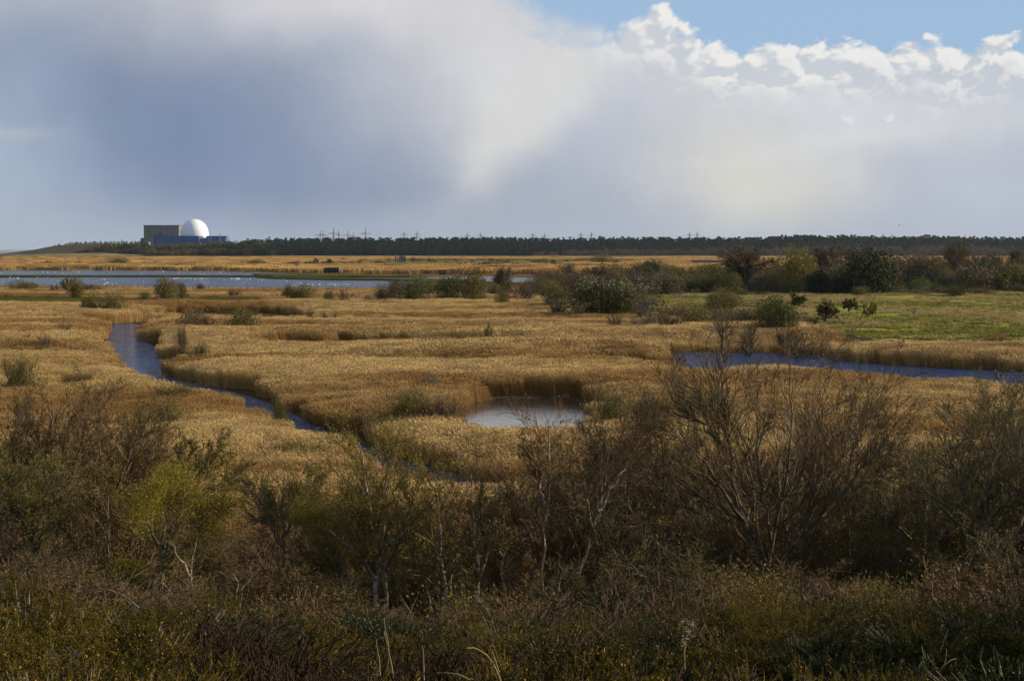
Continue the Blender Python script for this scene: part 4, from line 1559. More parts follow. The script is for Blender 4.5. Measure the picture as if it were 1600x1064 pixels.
# ================================================================ shrubs and trees of the middle distance
def protos(fn, seeds, *a, **kw):
    out = []
    for s in seeds:
        w, c = fn(s, *a, **kw)
        out.append((to_mesh('stems', w, bark_m), to_mesh('crown', c, bark_m)))
    return out


def shrub_sallow(seed):
    w, c = shrub_bare(seed, 20, 11, 10, 0.008)
    r = np.random.default_rng(seed)
    V, F = leaf_geo(r, dome_points(r, 3200, 12) * np.array([1, 1, .97]), 0.035, .5, .3)
    c.add(V, [F])
    return w, c


SH = {
    'bare': protos(shrub_bare, (201, 202, 203, 204)),
    'leafy': protos(shrub_leafy, (211, 212, 213, 214, 215, 216), 5200, 0.070, 11),
    'dense': protos(shrub_leafy, (221, 222, 223), 9000, 0.060, 14),
    'sallow': protos(shrub_sallow, (205, 206, 207)),
    'small': protos(tree_small, (231, 232, 233, 234)),
    'thin': protos(tree_small, (235, 236), 0),
    'oak': protos(tree_oak, (241, 242, 243, 244, 245)),
}


def bloom_mesh(seed, n, size, zmin=0.45, right=0.0):
    r = np.random.default_rng(seed)
    C = dome_points(r, n * 8, 9)
    C = C[(np.linalg.norm(C * [1, 1, 1.0], axis=1) > 0.72) & (C[:, 2] + C[:, 0] * right > zmin) & (vnoise(C[:, 0] + 5, C[:, 1] + C[:, 2], 0.22, seed) > 0.42)][:n] * 1.03
    m = MB()
    V, F = leaf_geo(r, C, size, 0.8)
    m.add(V, [F])
    return m


BLOOM = [to_mesh('blossom', bloom_mesh(260 + s, 420, 0.030, 0.80), PM['white']) for s in range(2)]
GBLOOM = [to_mesh('flowers', bloom_mesh(270 + s, 900, 0.05, 0.4, 0.3), PM['flower']) for s in range(2)]
used = {}
MID = []


def shrub(px, py, w, h, shape, colr, label, cat='bush', name=None, bloom=None, group=None, zb=None):
    x, y = at_ground(px, py)
    if zb is None:
        x1, y1 = at_ground(px, py, 1.7)
        zb = (2.1 if y1 > 160 else 0.9) if reed_here(x1, y1) else 0.0
        if py > 537 and px > 1400:
            zb = 0.0
    x, y = at_ground(px, py, zb)
    ks = used.get(shape, 0)
    used[shape] = ks + 1
    wood, crown = SH[shape][ks % len(SH[shape])]
    t = thing(name or {'small': 'hawthorn_tree', 'thin': 'sapling', 'oak': 'bare_tree', 'dense': 'evergreen_bush'}.get(shape, 'scrub_bush'), (x, y, 0.0), label, cat, group, 0.7 * ks)
    sx = w / 2 * y / FPX * (1.18 if shape in (B_, L_, D_, F_) else 1.05)
    sz = h * 1.06 * y / FPX + zb
    t.scale = (sx, sx, sz)
    trunk = link('trunk' if shape in ('oak', 'small', 'thin') else 'stems', wood, t)
    c = link('crown', crown, t)
    c.material_slots[0].link = 'OBJECT'
    c.material_slots[0].material = PM[colr]
    if shape not in ('oak', 'small', 'thin'):
        trunk['kind'] = 'stuff'
    if bloom == 'white':
        link('blossom', BLOOM[ks % 2], t)['kind'] = 'stuff'
    if bloom == 'flower':
        link('flowers', GBLOOM[ks % 2], t)['kind'] = 'stuff'
    return t


F_ = 'sallow'
B_, L_, D_, S_, O_, T_ = 'bare', 'leafy', 'dense', 'small', 'oak', 'thin'
for row in [
    # left marsh, along the near shore of the lagoon
    (40, 455, 46, 14, L_, 'olive', 'rounded olive bush by the left end of the lagoon shore'),
    (87, 457, 22, 14, B_, 'grey', 'pale twiggy bush left of the little shore tree'),
    (104, 463, 32, 26, S_, 'olive', 'little spreading shore tree with a visible trunk before the lagoon', 'tree'),
    (120, 452, 26, 14, L_, 'yellow', 'yellow green bush behind the little shore tree'),
    (138, 456, 23, 11, L_, 'brown', 'dark round bush just right of the little shore tree'),
    (157, 456, 14, 9, B_, 'brown', 'smallest brown bush right of the little shore tree'),
    (257, 455, 38, 17, L_, 'olive', 'broad olive bush jutting up against the lagoon water'),
    (270, 453, 18, 15, B_, 'russet', 'reddish bush growing out of the broad olive shore bush'),
    (284, 454, 20, 10, L_, 'olive', 'low bush at the right foot of the reddish shore bush'),
    (315, 456, 20, 14, B_, 'brown', 'solitary brown bush against the lagoon water'),
    (364, 465, 30, 14, B_, 'brown', 'rounded brown bush beside the mossy bank path'),
    (290, 466, 18, 8, B_, 'grey', 'pale low bush on the mossy bank path'),
    (227, 470, 19, 13, L_, 'olive', 'small olive bush beyond the head of the stream'),
    (140, 480, 30, 19, L_, 'olive', 'soft olive bush left above the head of the stream'),
    (177, 480, 42, 17, L_, 'olive', 'wide olive bush right above the head of the stream'),
    (308, 506, 56, 17, L_, 'brown', 'wide dark bush right of the upper stream'),
    (378, 506, 54, 20, L_, 'olive', 'wide olive bush right of the dark upper stream bush'),
    (236, 487, 20, 8, B_, 'brown', 'low dark bush beside the reed wall above the stream'),
    (98, 514, 33, 12, B_, 'brown', 'low brown clump alone in the left reeds'),
    (70, 529, 30, 13, B_, 'brown', 'brown clump of two in the left reeds'),
    (43, 526, 22, 8, B_, 'grey', 'faint pale clump left of the two brown clumps'),
    (284, 530, 30, 21, F_, 'brown', 'dark bush leaning over the right bank of the stream'),
    (310, 548, 40, 15, F_, 'deep', 'dark green bush among the right bank reeds'),
    (35, 612, 72, 54, F_, 'olive', 'big olive bush at the left edge of the reeds'),
    (12, 612, 40, 54, T_, 'brown', 'bare tree beside the big olive bush at the left edge', 'tree'),
    (450, 462, 20, 13, D_, 'deep', 'dark green bush left of the olive pair by the lagoon'),
    (461, 464, 16, 10, L_, 'olive', 'small olive bush between the dark green and larger one'),
    (478, 464, 30, 16, L_, 'olive', 'larger olive bush right of the dark green one'),
    (514, 466, 18, 11, L_, 'brown', 'small brown bush between the olive bushes and the paired one'),
    (537, 467, 36, 16, B_, 'brown', 'double topped brown bush before the lagoon corner'),
    (576, 466, 16, 8, B_, 'grey', 'thin pale bush between the double one and the hedge'),
    (594, 465, 22, 18, L_, 'brown', 'brown bush at the left end of the lagoon hedge'),
    (615, 466, 30, 20, L_, 'brown', 'dark brown bush second in the lagoon hedge'),
    (646, 465, 50, 25, L_, 'deep', 'broad green bush near the middle of the lagoon hedge'),
    (698, 463, 48, 26, L_, 'deep', 'wide dull green bush right of the hedge gap'),
    (738, 464, 42, 39, L_, 'olive', 'tallest olive brown bush of the lagoon hedge'),
    (782, 462, 56, 42, O_, 'brown', 'bare domed tree at the right end of the lagoon hedge', 'tree'),
    (786, 470, 22, 17, L_, 'olive', 'small yellowish bush at the foot of the bare domed tree'),
    (484, 493, 20, 16, B_, 'brown', 'upright brown bush at the right end of the reed wall'),
    (506, 493, 20, 8, B_, 'brown', 'left one of two low clumps right of the reed wall'),
    (523, 493, 18, 8, B_, 'grey', 'right one of two low clumps right of the reed wall'),
    (648, 506, 26, 15, B_, 'brown', 'domed brown bush alone in the middle reeds'),
    (664, 506, 16, 10, B_, 'grey', 'paler small bush touching the domed brown one'),
    (764, 520, 24, 17, B_, 'olive', 'wispy olive bush standing on the long reed edge'),
    (280, 622, 110, 22, F_, 'olive', 'long olive sallow patch beside the stream reeds'),
    (260, 664, 110, 34, F_, 'olive', 'dense olive sallow mound in the near left reeds'),
    (450, 718, 120, 32, F_, 'olive', 'flat olive sallow mound in front of the ditch'),
    (437, 662, 34, 36, F_, 'olive', 'olive bush on the left bank of the ditch'),
    (642, 662, 110, 52, F_, 'olive', 'wide mossy willow bush left of the pond'),
    (694, 664, 92, 46, F_, 'russet', 'reddish willow bush overhanging the pond'),
    (676, 606, 44, 22, B_, 'grey', 'grey twiggy bush behind the pond willows'),
    (515, 596, 60, 14, F_, 'deep', 'flat dark green patch in the reed hollow left of the pond'),
    (630, 640, 90, 30, F_, 'olive', 'olive bramble mound under the pond willows'),
    (960, 668, 90, 60, F_, 'olive', 'mossy bush hiding the right end of the pond'),
    (1010, 690, 110, 70, F_, 'brown', 'wide brown thicket right of the pond'),
    (1120, 660, 130, 50, F_, 'olive', 'olive thicket behind the big bare tree'),
    # tree belt at the middle right
    (822, 463, 52, 24, B_, 'purple', 'purple brown bush right of the bare domed tree'),
    (887, 431, 56, 20, B_, 'purple', 'domed purple bush before the golden far field'),
    (936, 446, 56, 32, O_, 'brown', 'bare spreading tree between purple bush and dark pine', 'tree'),
    (975, 446, 40, 24, B_, 'brown', 'brown bush in front of the dark pine'),
    (1007, 434, 42, 21, D_, 'dark', 'dark evergreen pine with a jagged top in the belt', 'tree', 'pine_tree'),
    (1022, 434, 32, 27, O_, 'russet', 'reddish bare tree behind the dark pine', 'tree'),
    (1054, 446, 36, 24, L_, 'yellow', 'yellow green bush right behind the blossoming thorn'),
    (902, 457, 46, 28, L_, 'brown', 'dark brown bush behind the long flowering thicket'),
    (848, 462, 70, 24, B_, 'purple', 'wide low purple bush in front of the belt'),
    (868, 473, 46, 20, L_, 'deep', 'dull green bush left of the long flowering thicket'),
    (872, 482, 44, 13, B_, 'grey', 'pale scrub with a little blossom at the reed edge', 'bush', None, 'white'),
    (905, 486, 34, 16, B_, 'brown', 'brown scrub at the left foot of the long thicket'),
    (955, 483, 128, 38, D_, 'deep', 'long dark thicket topped with white blossom', 'bush', 'blackthorn_bush', 'white'),
    (968, 482, 50, 22, L_, 'green', 'green leafy patch at the foot of the long thicket'),
    (1005, 489, 54, 33, B_, 'grey', 'rounded grey bush at the right end of the long thicket'),
    (1043, 466, 50, 33, L_, 'brown', 'round thorn bush thick with white blossom', 'bush', 'blackthorn_bush', 'white'),
    (1084, 459, 54, 28, L_, 'olive', 'broad olive bush behind the paddock fence'),
    (1120, 458, 60, 37, L_, 'deep', 'broad green bush between the olive one and the bare oak'),
    (1170, 462, 96, 72, O_, 'brown', 'tall bare oak with a wide fan of branches', 'tree'),
    (1200, 462, 60, 26, L_, 'brown', 'brown bush at the foot of the tall bare oak'),
    (1132, 488, 56, 31, D_, 'olive', 'rounded yellowish green bush on the meadow edge'),
    (1160, 467, 24, 12, D_, 'deep', 'small gorse bush bright with yellow flowers by the meadow', 'bush', 'gorse_bush', 'flower'),
    (1190, 466, 60, 10, B_, 'purple', 'low purple scrub right of the flowering gorse'),
    (960, 506, 36, 20, B_, 'brown', 'brown bush at the left of the channel scrub'),
    (1000, 510, 50, 20, B_, 'grey', 'grey scrub left of the channel head'),
    (1048, 510, 48, 26, B_, 'brown', 'loose brown bush above the channel'),
    (1086, 528, 58, 44, L_, 'olive', 'large olive bush above the left end of the channel'),
    (1128, 524, 46, 44, T_, 'brown', 'bare spindly tree beside the large olive bush', 'tree'),
    (1170, 526, 60, 22, B_, 'brown', 'brown scrub between spindly tree and dark round bush'),
    # meadow
    (1213, 513, 68, 40, D_, 'deep', 'big dark round bush at the left end of the meadow'),
    (1248, 487, 27, 27, S_, 'deep', 'little meadow tree behind the big dark round bush', 'tree'),
    (1291, 511, 48, 36, S_, 'deep', 'broad flat topped hawthorn beside the meadow track', 'tree'),
    (1327, 493, 30, 24, S_, 'deep', 'small hawthorn behind and right of the flat topped one', 'tree'),
    (1362, 502, 33, 28, S_, 'green', 'neat green hawthorn alone on the meadow', 'tree'),
    (1428, 500, 16, 20, T_, 'grey', 'thin bare sapling alone on the meadow', 'tree'),
    (1272, 511, 26, 12, L_, 'brown', 'low dark scrub at the foot of the flat topped hawthorn'),
    (1314, 513, 34, 10, L_, 'brown', 'low brown bramble mound right of the flat topped hawthorn'),
    (1236, 524, 80, 14, B_, 'brown', 'brown dead bracken under the big dark round bush'),
    (1413, 531, 12, 11, T_, 'grey', 'tiny bare bush in the middle of the meadow'),
    (1461, 540, 8, 6, L_, 'dark', 'tiny dark bush near the meadow bottom'),
    (1556, 551, 76, 26, L_, 'brown', 'spreading dark gorse with orange yellow bloom at the meadow edge', 'bush', 'gorse_bush', 'flower'),
    (1600, 556, 60, 20, B_, 'russet', 'rusty bracken right of the spreading gorse'),
    (1510, 552, 60, 10, B_, 'russet', 'rusty bracken left of the spreading gorse'),
    (1345, 468, 24, 18, L_, 'olive', 'round olive bush on the top edge of the meadow'),
    (1395, 462, 44, 18, L_, 'olive', 'olive scrub right of the great evergreen'),
    (1432, 461, 36, 22, L_, 'green', 'bright green bush with a flat top behind the meadow'),
    (1459, 460, 22, 17, L_, 'green', 'pointed green bush right of the flat topped green one'),
    (1500, 455, 28, 18, L_, 'green', 'round green bush among the dark scrub'),
    (1493, 467, 26, 20, D_, 'deep', 'dull round bush standing forward on the meadow edge'),
    (1556, 460, 42, 30, S_, 'green', 'large bright green thorn near the right end of the meadow', 'tree'),
    (1470, 463, 90, 14, L_, 'brown', 'long brown bramble bank behind the meadow'),
    (1600, 461, 60, 16, L_, 'brown', 'brown bramble bank at the far right of the meadow'),
    (1530, 463, 50, 12, L_, 'brown', 'low bramble bank left of the bright green thorn'),
    (1420, 465, 70, 11, L_, 'brown', 'low dark bramble under the flat topped green bush'),
    # trees behind the meadow
    (1242, 462, 64, 64, L_, 'yellow', 'rounded willow with yellow green catkins', 'tree', 'willow_tree'),
    (1238, 464, 40, 24, L_, 'deep', 'dark green bush at the foot of the catkin willow'),
    (1286, 450, 72, 64, O_, 'russet', 'reddish domed tree behind the catkin willow', 'tree'),
    (1281, 463, 44, 34, D_, 'dark', 'dark evergreen bush left of the great evergreen', 'bush'),
    (1357, 463, 100, 63, D_, 'dark', 'great dark evergreen oak behind the meadow', 'tree', 'evergreen_tree'),
    (1322, 463, 44, 32, D_, 'dark', 'dark ivy mound at the left shoulder of the great evergreen', 'bush'),
    (1396, 458, 30, 40, L_, 'brown', 'ragged dead ivy at the right side of the great evergreen', 'bush'),
    (1335, 440, 60, 48, O_, 'brown', 'bare tree showing over the great evergreen', 'tree'),
    (1420, 455, 60, 50, O_, 'russet', 'reddish bare tree right of the great evergreen', 'tree'),
    (1448, 456, 60, 56, O_, 'brown', 'brown bare tree second right of the great evergreen', 'tree'),
    (1490, 452, 52, 70, O_, 'brown', 'tallest thin bare tree behind the meadow', 'tree'),
    (1475, 456, 40, 34, L_, 'olive', 'olive leaved bush below the tallest bare tree'),
    (1538, 450, 70, 54, O_, 'russet', 'broad russet tree behind the two blossoming thorns', 'tree'),
    (1580, 448, 64, 56, O_, 'purple', 'purple bare tree behind the right blossoming thorn', 'tree'),
    (1625, 450, 70, 58, O_, 'russet', 'russet bare tree at the far right edge', 'tree'),
    (1542, 446, 28, 27, L_, 'grey', 'left blossoming thorn of the two behind the meadow', 'bush', 'blackthorn_bush', 'white'),
    (1572, 448, 30, 25, L_, 'grey', 'right blossoming thorn of the two behind the meadow', 'bush', 'blackthorn_bush', 'white'),
    (1594, 456, 40, 34, D_, 'deep', 'dark green bush right of the blossoming thorns'),
    (1520, 456, 60, 30, D_, 'dark', 'dark scrub below the broad russet tree'),
    (1450, 458, 70, 28, D_, 'dark', 'dark scrub below the brown bare trees'),
    (1640, 460, 60, 34, L_, 'deep', 'green bush past the right end of the dark scrub'),
    (1225, 458, 50, 34, L_, 'brown', 'brown bush between bare oak and catkin willow'),
    # far bushes beyond the lagoon
    (183, 416, 34, 12, L_, 'brown', 'brown bush on the far reeds below the headland'),
    (225, 416, 12, 8, T_, 'grey', 'left thin far bush below the power station', 'bush'),
    (245, 415, 14, 9, T_, 'grey', 'right thin far bush below the power station', 'bush'),
    (275, 421.5, 26, 7, L_, 'deep', 'left dark mound on the far lagoon shore below the dome'),
    (298, 422, 26, 7, L_, 'deep', 'right dark mound on the far lagoon shore below the dome'),
    (366, 422, 12, 5, L_, 'brown', 'small dark far mound right of the paired mounds'),
    (397, 416, 34, 9, L_, 'brown', 'wide dark far bush right of the power station'),
    (385, 422, 14, 5, L_, 'brown', 'small low bush on the far shore below the wide one'),
    (464, 422, 10, 8, L_, 'deep', 'small far bush left of the black hide'),
    (494, 415.5, 13, 11, S_, 'brown', 'first dark far tree of the levels above the hide', 'bush'),
    (516, 415.5, 11, 10, S_, 'brown', 'second dark far tree of the levels above the hide', 'bush'),
    (563, 416, 16, 11, T_, 'brown', 'bare far tree left of the chapel ruin', 'tree'),
    (588, 416, 20, 11, T_, 'brown', 'pair of bare far trees nearest the chapel ruin', 'tree'),
    (585, 424, 64, 5, L_, 'russet', 'low rusty scrub right of the black hide'),
    (636, 424, 40, 5, L_, 'russet', 'low rusty scrub left of the small hut'),
    (646, 409, 10, 6, L_, 'brown', 'dark bush against the chapel ruin'),
    (712, 415, 14, 11, T_, 'brown', 'bare far tree on the green levels right of the ruin', 'tree'),
    (736, 415, 12, 9, T_, 'brown', 'second bare far tree right of the ruin', 'tree'),
    (758, 415, 14, 8, T_, 'grey', 'third bare far tree right of the ruin', 'tree'),
    (792, 415, 14, 8, S_, 'deep', 'dark far bush right of the three bare far trees', 'bush'),
    (668, 424, 14, 7, T_, 'russet', 'thin rusty bush right of the small hut', 'bush'),
    (864, 416, 12, 9, L_, 'deep', 'round dark bush on the far green field', 'bush'),
    (940, 414, 34, 14, L_, 'olive', 'far olive bush behind the belt', 'bush'),
    (964, 414, 14, 8, L_, 'deep', 'far dark bush right of the far olive one', 'bush'),
    (842, 414, 30, 7, L_, 'olive', 'long low far bush on the green field', 'bush'),
]:
    row = list(row)
    px, py, w, h, shp, colr, lab = row[:7]
    cat = row[7] if len(row) > 7 else 'bush'
    nm = row[8] if len(row) > 8 else None
    bl = row[9] if len(row) > 9 else None
    shrub(px, py, w, h, shp, colr, lab, cat, nm, bl)
# tangled ground cover under the tree belt and along the meadow foot
under = proto_collection('undergrowth', [proto_obj('undergrowth', shrub_bare(300 + s, 9, 7, 6, 0.02)[1], PM[c]) for s, c in enumerate(('brown', 'olive', 'purple', 'brown'))] )
SCR2 = SCRUB
x = rng.uniform(SCR2[:, 0].min(), SCR2[:, 0].max(), 9000)
y = rng.uniform(SCR2[:, 1].min(), SCR2[:, 1].max(), 9000)
k = inside(SCR2, x, y) & ~(inside(MEADOW, x, y) | (edge_dist(MEADOW, x, y) < 2)) & ~inside(CHANNEL, x, y) & (edge_dist(CHANNEL, x, y) > 2)
x, y = x[k][:2600], y[k][:2600]
n = len(x)
s = rng.uniform(1.3, 2.8, n)
scatter('belt_undergrowth', under, np.stack([x, y, 0 * x], 1), np.stack([0 * s, 0 * s, rng.uniform(0, 6.3, n)], 1), np.stack([s, s, s * rng.uniform(.5, .9, n)], 1), rng.integers(0, 4, n), label='tangled brown undergrowth beneath the tree belt')
# the belt itself: thorn and sallow grown together behind the single bushes
def proto_shrub(fn, seed, mat, *a):
    w, c = fn(seed, *a)
    m = MB()
    m.add(np.concatenate(w.V), w.F, 1)
    m.add(np.concatenate(c.V), c.F, 0)
    return proto_obj('belt_shrub', m, [PM[mat], bark_m])


belt = proto_collection('belt shrubs', [proto_shrub(shrub_bare, 321, 'brown'), proto_shrub(shrub_bare, 322, 'purple'), proto_shrub(shrub_leafy, 323, 'brown', 3800, .07, 10), proto_shrub(shrub_leafy, 324, 'olive', 3800, .07, 10),
                                        proto_shrub(shrub_leafy, 325, 'deep', 3800, .07, 10), proto_shrub(shrub_leafy, 326, 'dark', 3800, .07, 10), proto_shrub(shrub_bare, 327, 'russet')])
bp_, bs_, bk_ = [], [], []
for (xa, xb, ya, yb, n, hlo, hhi, pr) in (
        (600, 850, 455, 465, 26, 2.2, 4.0, (.2, .1, .2, .25, .25, 0, 0)),
        (835, 1010, 432, 476, 44, 2.5, 4.8, (.18, .18, .24, .16, .16, 0, .08)),
        (960, 1320, 432, 460, 80, 3.2, 6.5, (.16, .12, .24, .2, .18, .05, .05)),
        (1300, 1760, 442, 460, 95, 3.5, 8.0, (.14, .14, .18, .10, .16, .18, .10)),
        (1380, 1760, 430, 446, 60, 5.0, 9.5, (.24, .26, .1, .02, .06, .07, .25)),
        (1000, 1260, 502, 526, 34, 1.6, 3.4, (.35, .15, .3, .2, 0, 0, 0)),
        (1240, 1760, 553, 560, 26, 0.9, 1.8, (.3, .2, .2, 0, 0, 0, .3))):
    for _ in range(n):
        q = at_ground(rng.uniform(xa, xb), rng.uniform(ya, yb))
        h = rng.uniform(hlo, hhi)
        w = h * rng.uniform(.6, 1.05)
        bp_.append((q[0], q[1], -.05))
        bs_.append((w, w, h))
        bk_.append(rng.choice(7, p=pr))
n = len(bp_)
scatter('belt_thicket', belt, np.array(bp_), np.stack([np.zeros(n), np.zeros(n), rng.uniform(0, 6.3, n)], 1), np.array(bs_), np.array(bk_), label='thorn and sallow scrub grown together along the tree belt')
# grass tussocks on the meadow
def tussock(seed, n=60):
    r = np.random.default_rng(seed)
    a = r.uniform(0, 6.28, n)
    d = np.stack([np.cos(a), np.sin(a), r.uniform(.5, 2, n)], 1)
    p = np.stack([np.cos(a), np.sin(a), 0 * a], 1) * r.uniform(0, .6, n)[:, None]
    L = r.uniform(.3, .6, n)[:, None]
    m = MB()
    m.tubes(np.stack([p, p + d * L * .5, p + d * L - [0, 0, .05]], 1), np.repeat(np.array([[.05, .05, .01]]), n, 0), 2)
    return m


tus_g = plant_mat('grass blades', (0.165, 0.168, 0.024), (0.235, 0.215, 0.042), 0.3)
tus_s = plant_mat('dry grass blades', (0.31, 0.24, 0.088), (0.40, 0.31, 0.125), 0.3)
tus = proto_collection('tussocks', [proto_obj('tussock', tussock(s), tus_g if s < 3 else tus_s) for s in range(5)])
x = rng.uniform(MEADOW[:, 0].min(), MEADOW[:, 0].max(), 26000)
y = rng.uniform(MEADOW[:, 1].min(), MEADOW[:, 1].max(), 26000)
k = inside(MEADOW, x, y) & (vnoise(x, y, 9, 41) + 0.5 * vnoise(x, y, 3, 42) > 0.62)
TR = np.concatenate([np.stack([TX[:, 0], TY[:, 0]], 1), np.stack([TX[::-1, -1], TY[::-1, -1]], 1)])
k &= ~inside(TR, x, y)
x, y = x[k], y[k]
n = len(x)
e = edge_dist(MEADOW, x, y)
z = 0.02 + np.clip((e + 1) / 6, 0, 1) * meadow_z(x, y)
s = rng.uniform(.6, 1.3, n)
pick = np.where(vnoise(x, y, 22, 43) + rng.normal(0, .15, n) > 0.50, rng.integers(3, 5, n), rng.integers(0, 3, n))
scatter('meadow_grass', tus, np.stack([x, y, z - .03], 1), np.stack([0 * s, 0 * s, rng.uniform(0, 6.3, n)], 1), np.stack([s * 1.2, s * 1.2, s * .5], 1), pick, label='uneven grass tussocks over the grazed meadow')
# ================================================================ the thicket at the foot of the slope
nr = np.random.default_rng(91)
birch_m = bpy.data.materials.new('pale birch bark')
birch_m.use_nodes = True
b = NB(birch_m.node_tree)
pos = b.n('ShaderNodeNewGeometry').outputs['Position']
q1 = b.noise(b.vm('MULTIPLY', pos, (6, 6, 22)), 1.0, 3.0, 0.6)
q2 = b.noise(pos, 1.6, 3.0)
cc = b.mix(b.ss(q2, 0.35, 0.6), (0.20, 0.145, 0.092), (0.40, 0.315, 0.215))
cc = b.mix(b.ss(q1, 0.50, 0.62), cc, (0.055, 0.042, 0.032))
d = birch_m.node_tree.nodes['Principled BSDF']
b.put(d.inputs['Base Color'], cc)
d.inputs['Roughness'].default_value = 0.7
grey_m = solid_mat('lichened grey bark', (0.062, 0.047, 0.032), (0.17, 0.135, 0.088), 5.0, 0.9, 0.01, (1, 1, 0.5))
NT = {
    'brown': plant_mat('fine brown twigs', (0.093, 0.060, 0.025), (0.169, 0.113, 0.046), 0.0),
    'dark': plant_mat('dark twigs', (0.050, 0.034, 0.018), (0.095, 0.067, 0.032), 0.0),
    'red': plant_mat('red brown twigs', (0.093, 0.054, 0.026), (0.169, 0.099, 0.043), 0.0),
    'lichen': plant_mat('lichen covered twigs', (0.090, 0.071, 0.028), (0.180, 0.145, 0.058), 0.0),
}
BUD = {
    'yellow': plant_mat('yellow green young leaves', (0.20, 0.162, 0.018), (0.29, 0.225, 0.034), 0.4),
    'olive': plant_mat('olive buds', (0.105, 0.088, 0.018), (0.17, 0.14, 0.030), 0.3),
    'rust': plant_mat('rusty catkins', (0.115, 0.066, 0.024), (0.19, 0.115, 0.040), 0.2),
    'green': plant_mat('dull green young leaves', (0.055, 0.066, 0.014), (0.10, 0.105, 0.024), 0.3),
}


def resample(pts, N, r, jit):
    p = np.asarray(pts, float)
    d = np.concatenate([[0], np.cumsum(np.linalg.norm(np.diff(p, axis=0), axis=1))])
    t = np.linspace(0, d[-1], N)
    # smooth through the given points
    q = np.stack([np.interp(t, d, p[:, k]) for k in range(3)], 1)
    for _ in range(2):
        q[1:-1] = q[1:-1] * .5 + (q[:-2] + q[2:]) * .25
    q[1:-1] += r.normal(0, jit, (N - 2, 3))
    return q


def near_tree(seed, name, label, D, stems, bark, twig, k=(13, 9, 6), lf=(0.5, 0.5, 0.5), ang=0.75, up=(0.10, 0.08, 0.04), bud=None, nbud=0, bsize=0.05, group=None, cat='tree', tmin=0.3, rt=0.0042, bjit=0.03):
    """stems: [(r at the foot, r at the tip, [(px, py, metres nearer/farther) ...])]; built about its own foot on the slope"""
    r = np.random.default_rng(seed)
    px, py, dd = stems[0][2][0]
    base = at(px, py, D + dd)
    base[2] = terr1(base[0], base[1])
    t = thing(name, [float(v) for v in base], label, cat, group)
    SP_, SR_ = [], []
    N = 12
    for (ra, rb, pts) in stems:
        P = np.stack([at(a, c, D + e) for a, c, e in pts])
        if P[0, 2] < base[2] + 1.2 and abs(P[0, 1] - base[1]) < 1.5:
            P[0, 2] = min(P[0, 2], terr1(P[0, 0], P[0, 1]) - 0.05)
        q = resample(P, N, r, 0.022 if bark is birch_m else 0.045) - base
        SP_.append(q)
        SR_.append(np.linspace(1, 0, N) ** 1.1 * (ra - rb) + rb)
        m = MB()
        m.tubes(q[None], SR_[-1][None], 7)
        m.build('trunk', bark, t, True)
    SP_, SR_ = np.stack(SP_), np.stack(SR_)
    P1, R1 = grow(r, SP_, SR_, k[0], (tmin, 0.98), lf[0], ang, 7, up[0], 0.16, 0.55, 0.3, rmin=rt * 1.4)
    P2, R2 = grow(r, np.concatenate([P1]), R1, k[1], (0.15, 1), lf[1], ang * 0.9, 4, up[1], 0.18, 0.6, 0.45, rmin=rt)
    P3, R3 = grow(r, P2, R2, k[2], (0.1, 1), lf[2], ang * 0.85, 3, up[2], 0.18, 0.75, 0.5, rmin=rt * 0.85)
    m = MB()
    m.tubes(P1, R1, 4)
    o = m.build('branches', bark if bark is grey_m else twig, t)
    o['kind'] = 'stuff'
    m = MB()
    m.tubes(P2, R2, 3)
    m.tubes(P3, R3, 2)
    o = m.build('twigs', twig, t)
    o['kind'] = 'stuff'
    if nbud:
        A = P3.reshape(-1, 3)
        C = A[r.integers(0, len(A), nbud)] + r.normal(0, bjit, (nbud, 3))
        V, F = leaf_geo(r, C, bsize, 0.5, 0.2)
        m = MB()
        m.add(V, [F])
        o = m.build('leaf_buds', bud, t)
        o['kind'] = 'stuff'
    return t


near_tree(501, 'bare_tree', 'largest bare tree, many stemmed and fan shaped, in front of the river channel', 37, [
    (.125, .010, [(1187, 990, 0), (1188, 940, 0), (1181, 880, .2), (1165, 820, .3), (1148, 760, .2), (1132, 697, 0), (1141, 645, -.2), (1127, 600, 0), (1117, 553, .2)]),
    (.05, .008, [(1133, 702, 0), (1103, 668, .5), (1068, 632, .7), (1045, 602, .6), (1060, 566, .6)]),
    (.065, .009, [(1186, 925, -.3), (1205, 855, -.7), (1222, 780, -1.0), (1230, 700, -1.1), (1242, 620, -1), (1236, 568, -1)]),
    (.065, .009, [(1188, 935, .4), (1228, 860, .8), (1278, 785, 1.4), (1310, 708, 1.6), (1342, 640, 1.8), (1378, 600, 1.8)]),
    (.06, .009, [(1192, 915, -.5), (1250, 835, -1.2), (1320, 765, -1.6), (1378, 700, -1.8), (1404, 655, -1.8)]),
    (.05, .008, [(1196, 965, 0), (1258, 935, .6), (1325, 905, 1.0), (1385, 880, 1.2)]),
    (.05, .008, [(1178, 890, .5), (1122, 825, 1.3), (1068, 785, 1.9), (1018, 752, 2.2)]),
    (.045, .008, [(1160, 810, 0), (1105, 730, -.8), (1070, 690, -1.3), (1032, 668, -1.5)]),
    (.045, .008, [(1205, 855, -.7), (1190, 760, -1.6), (1178, 680, -2), (1185, 605, -2)]),
    (.045, .008, [(1228, 860, .8), (1255, 760, 2.2), (1275, 670, 2.6), (1290, 600, 2.8), (1300, 570, 2.8)]),
], grey_m, NT['brown'], (20, 11, 7), (0.40, 0.5, 0.55), 0.6, (0.12, 0.10, 0.05), BUD['rust'], 2500, 0.045, tmin=0.25)

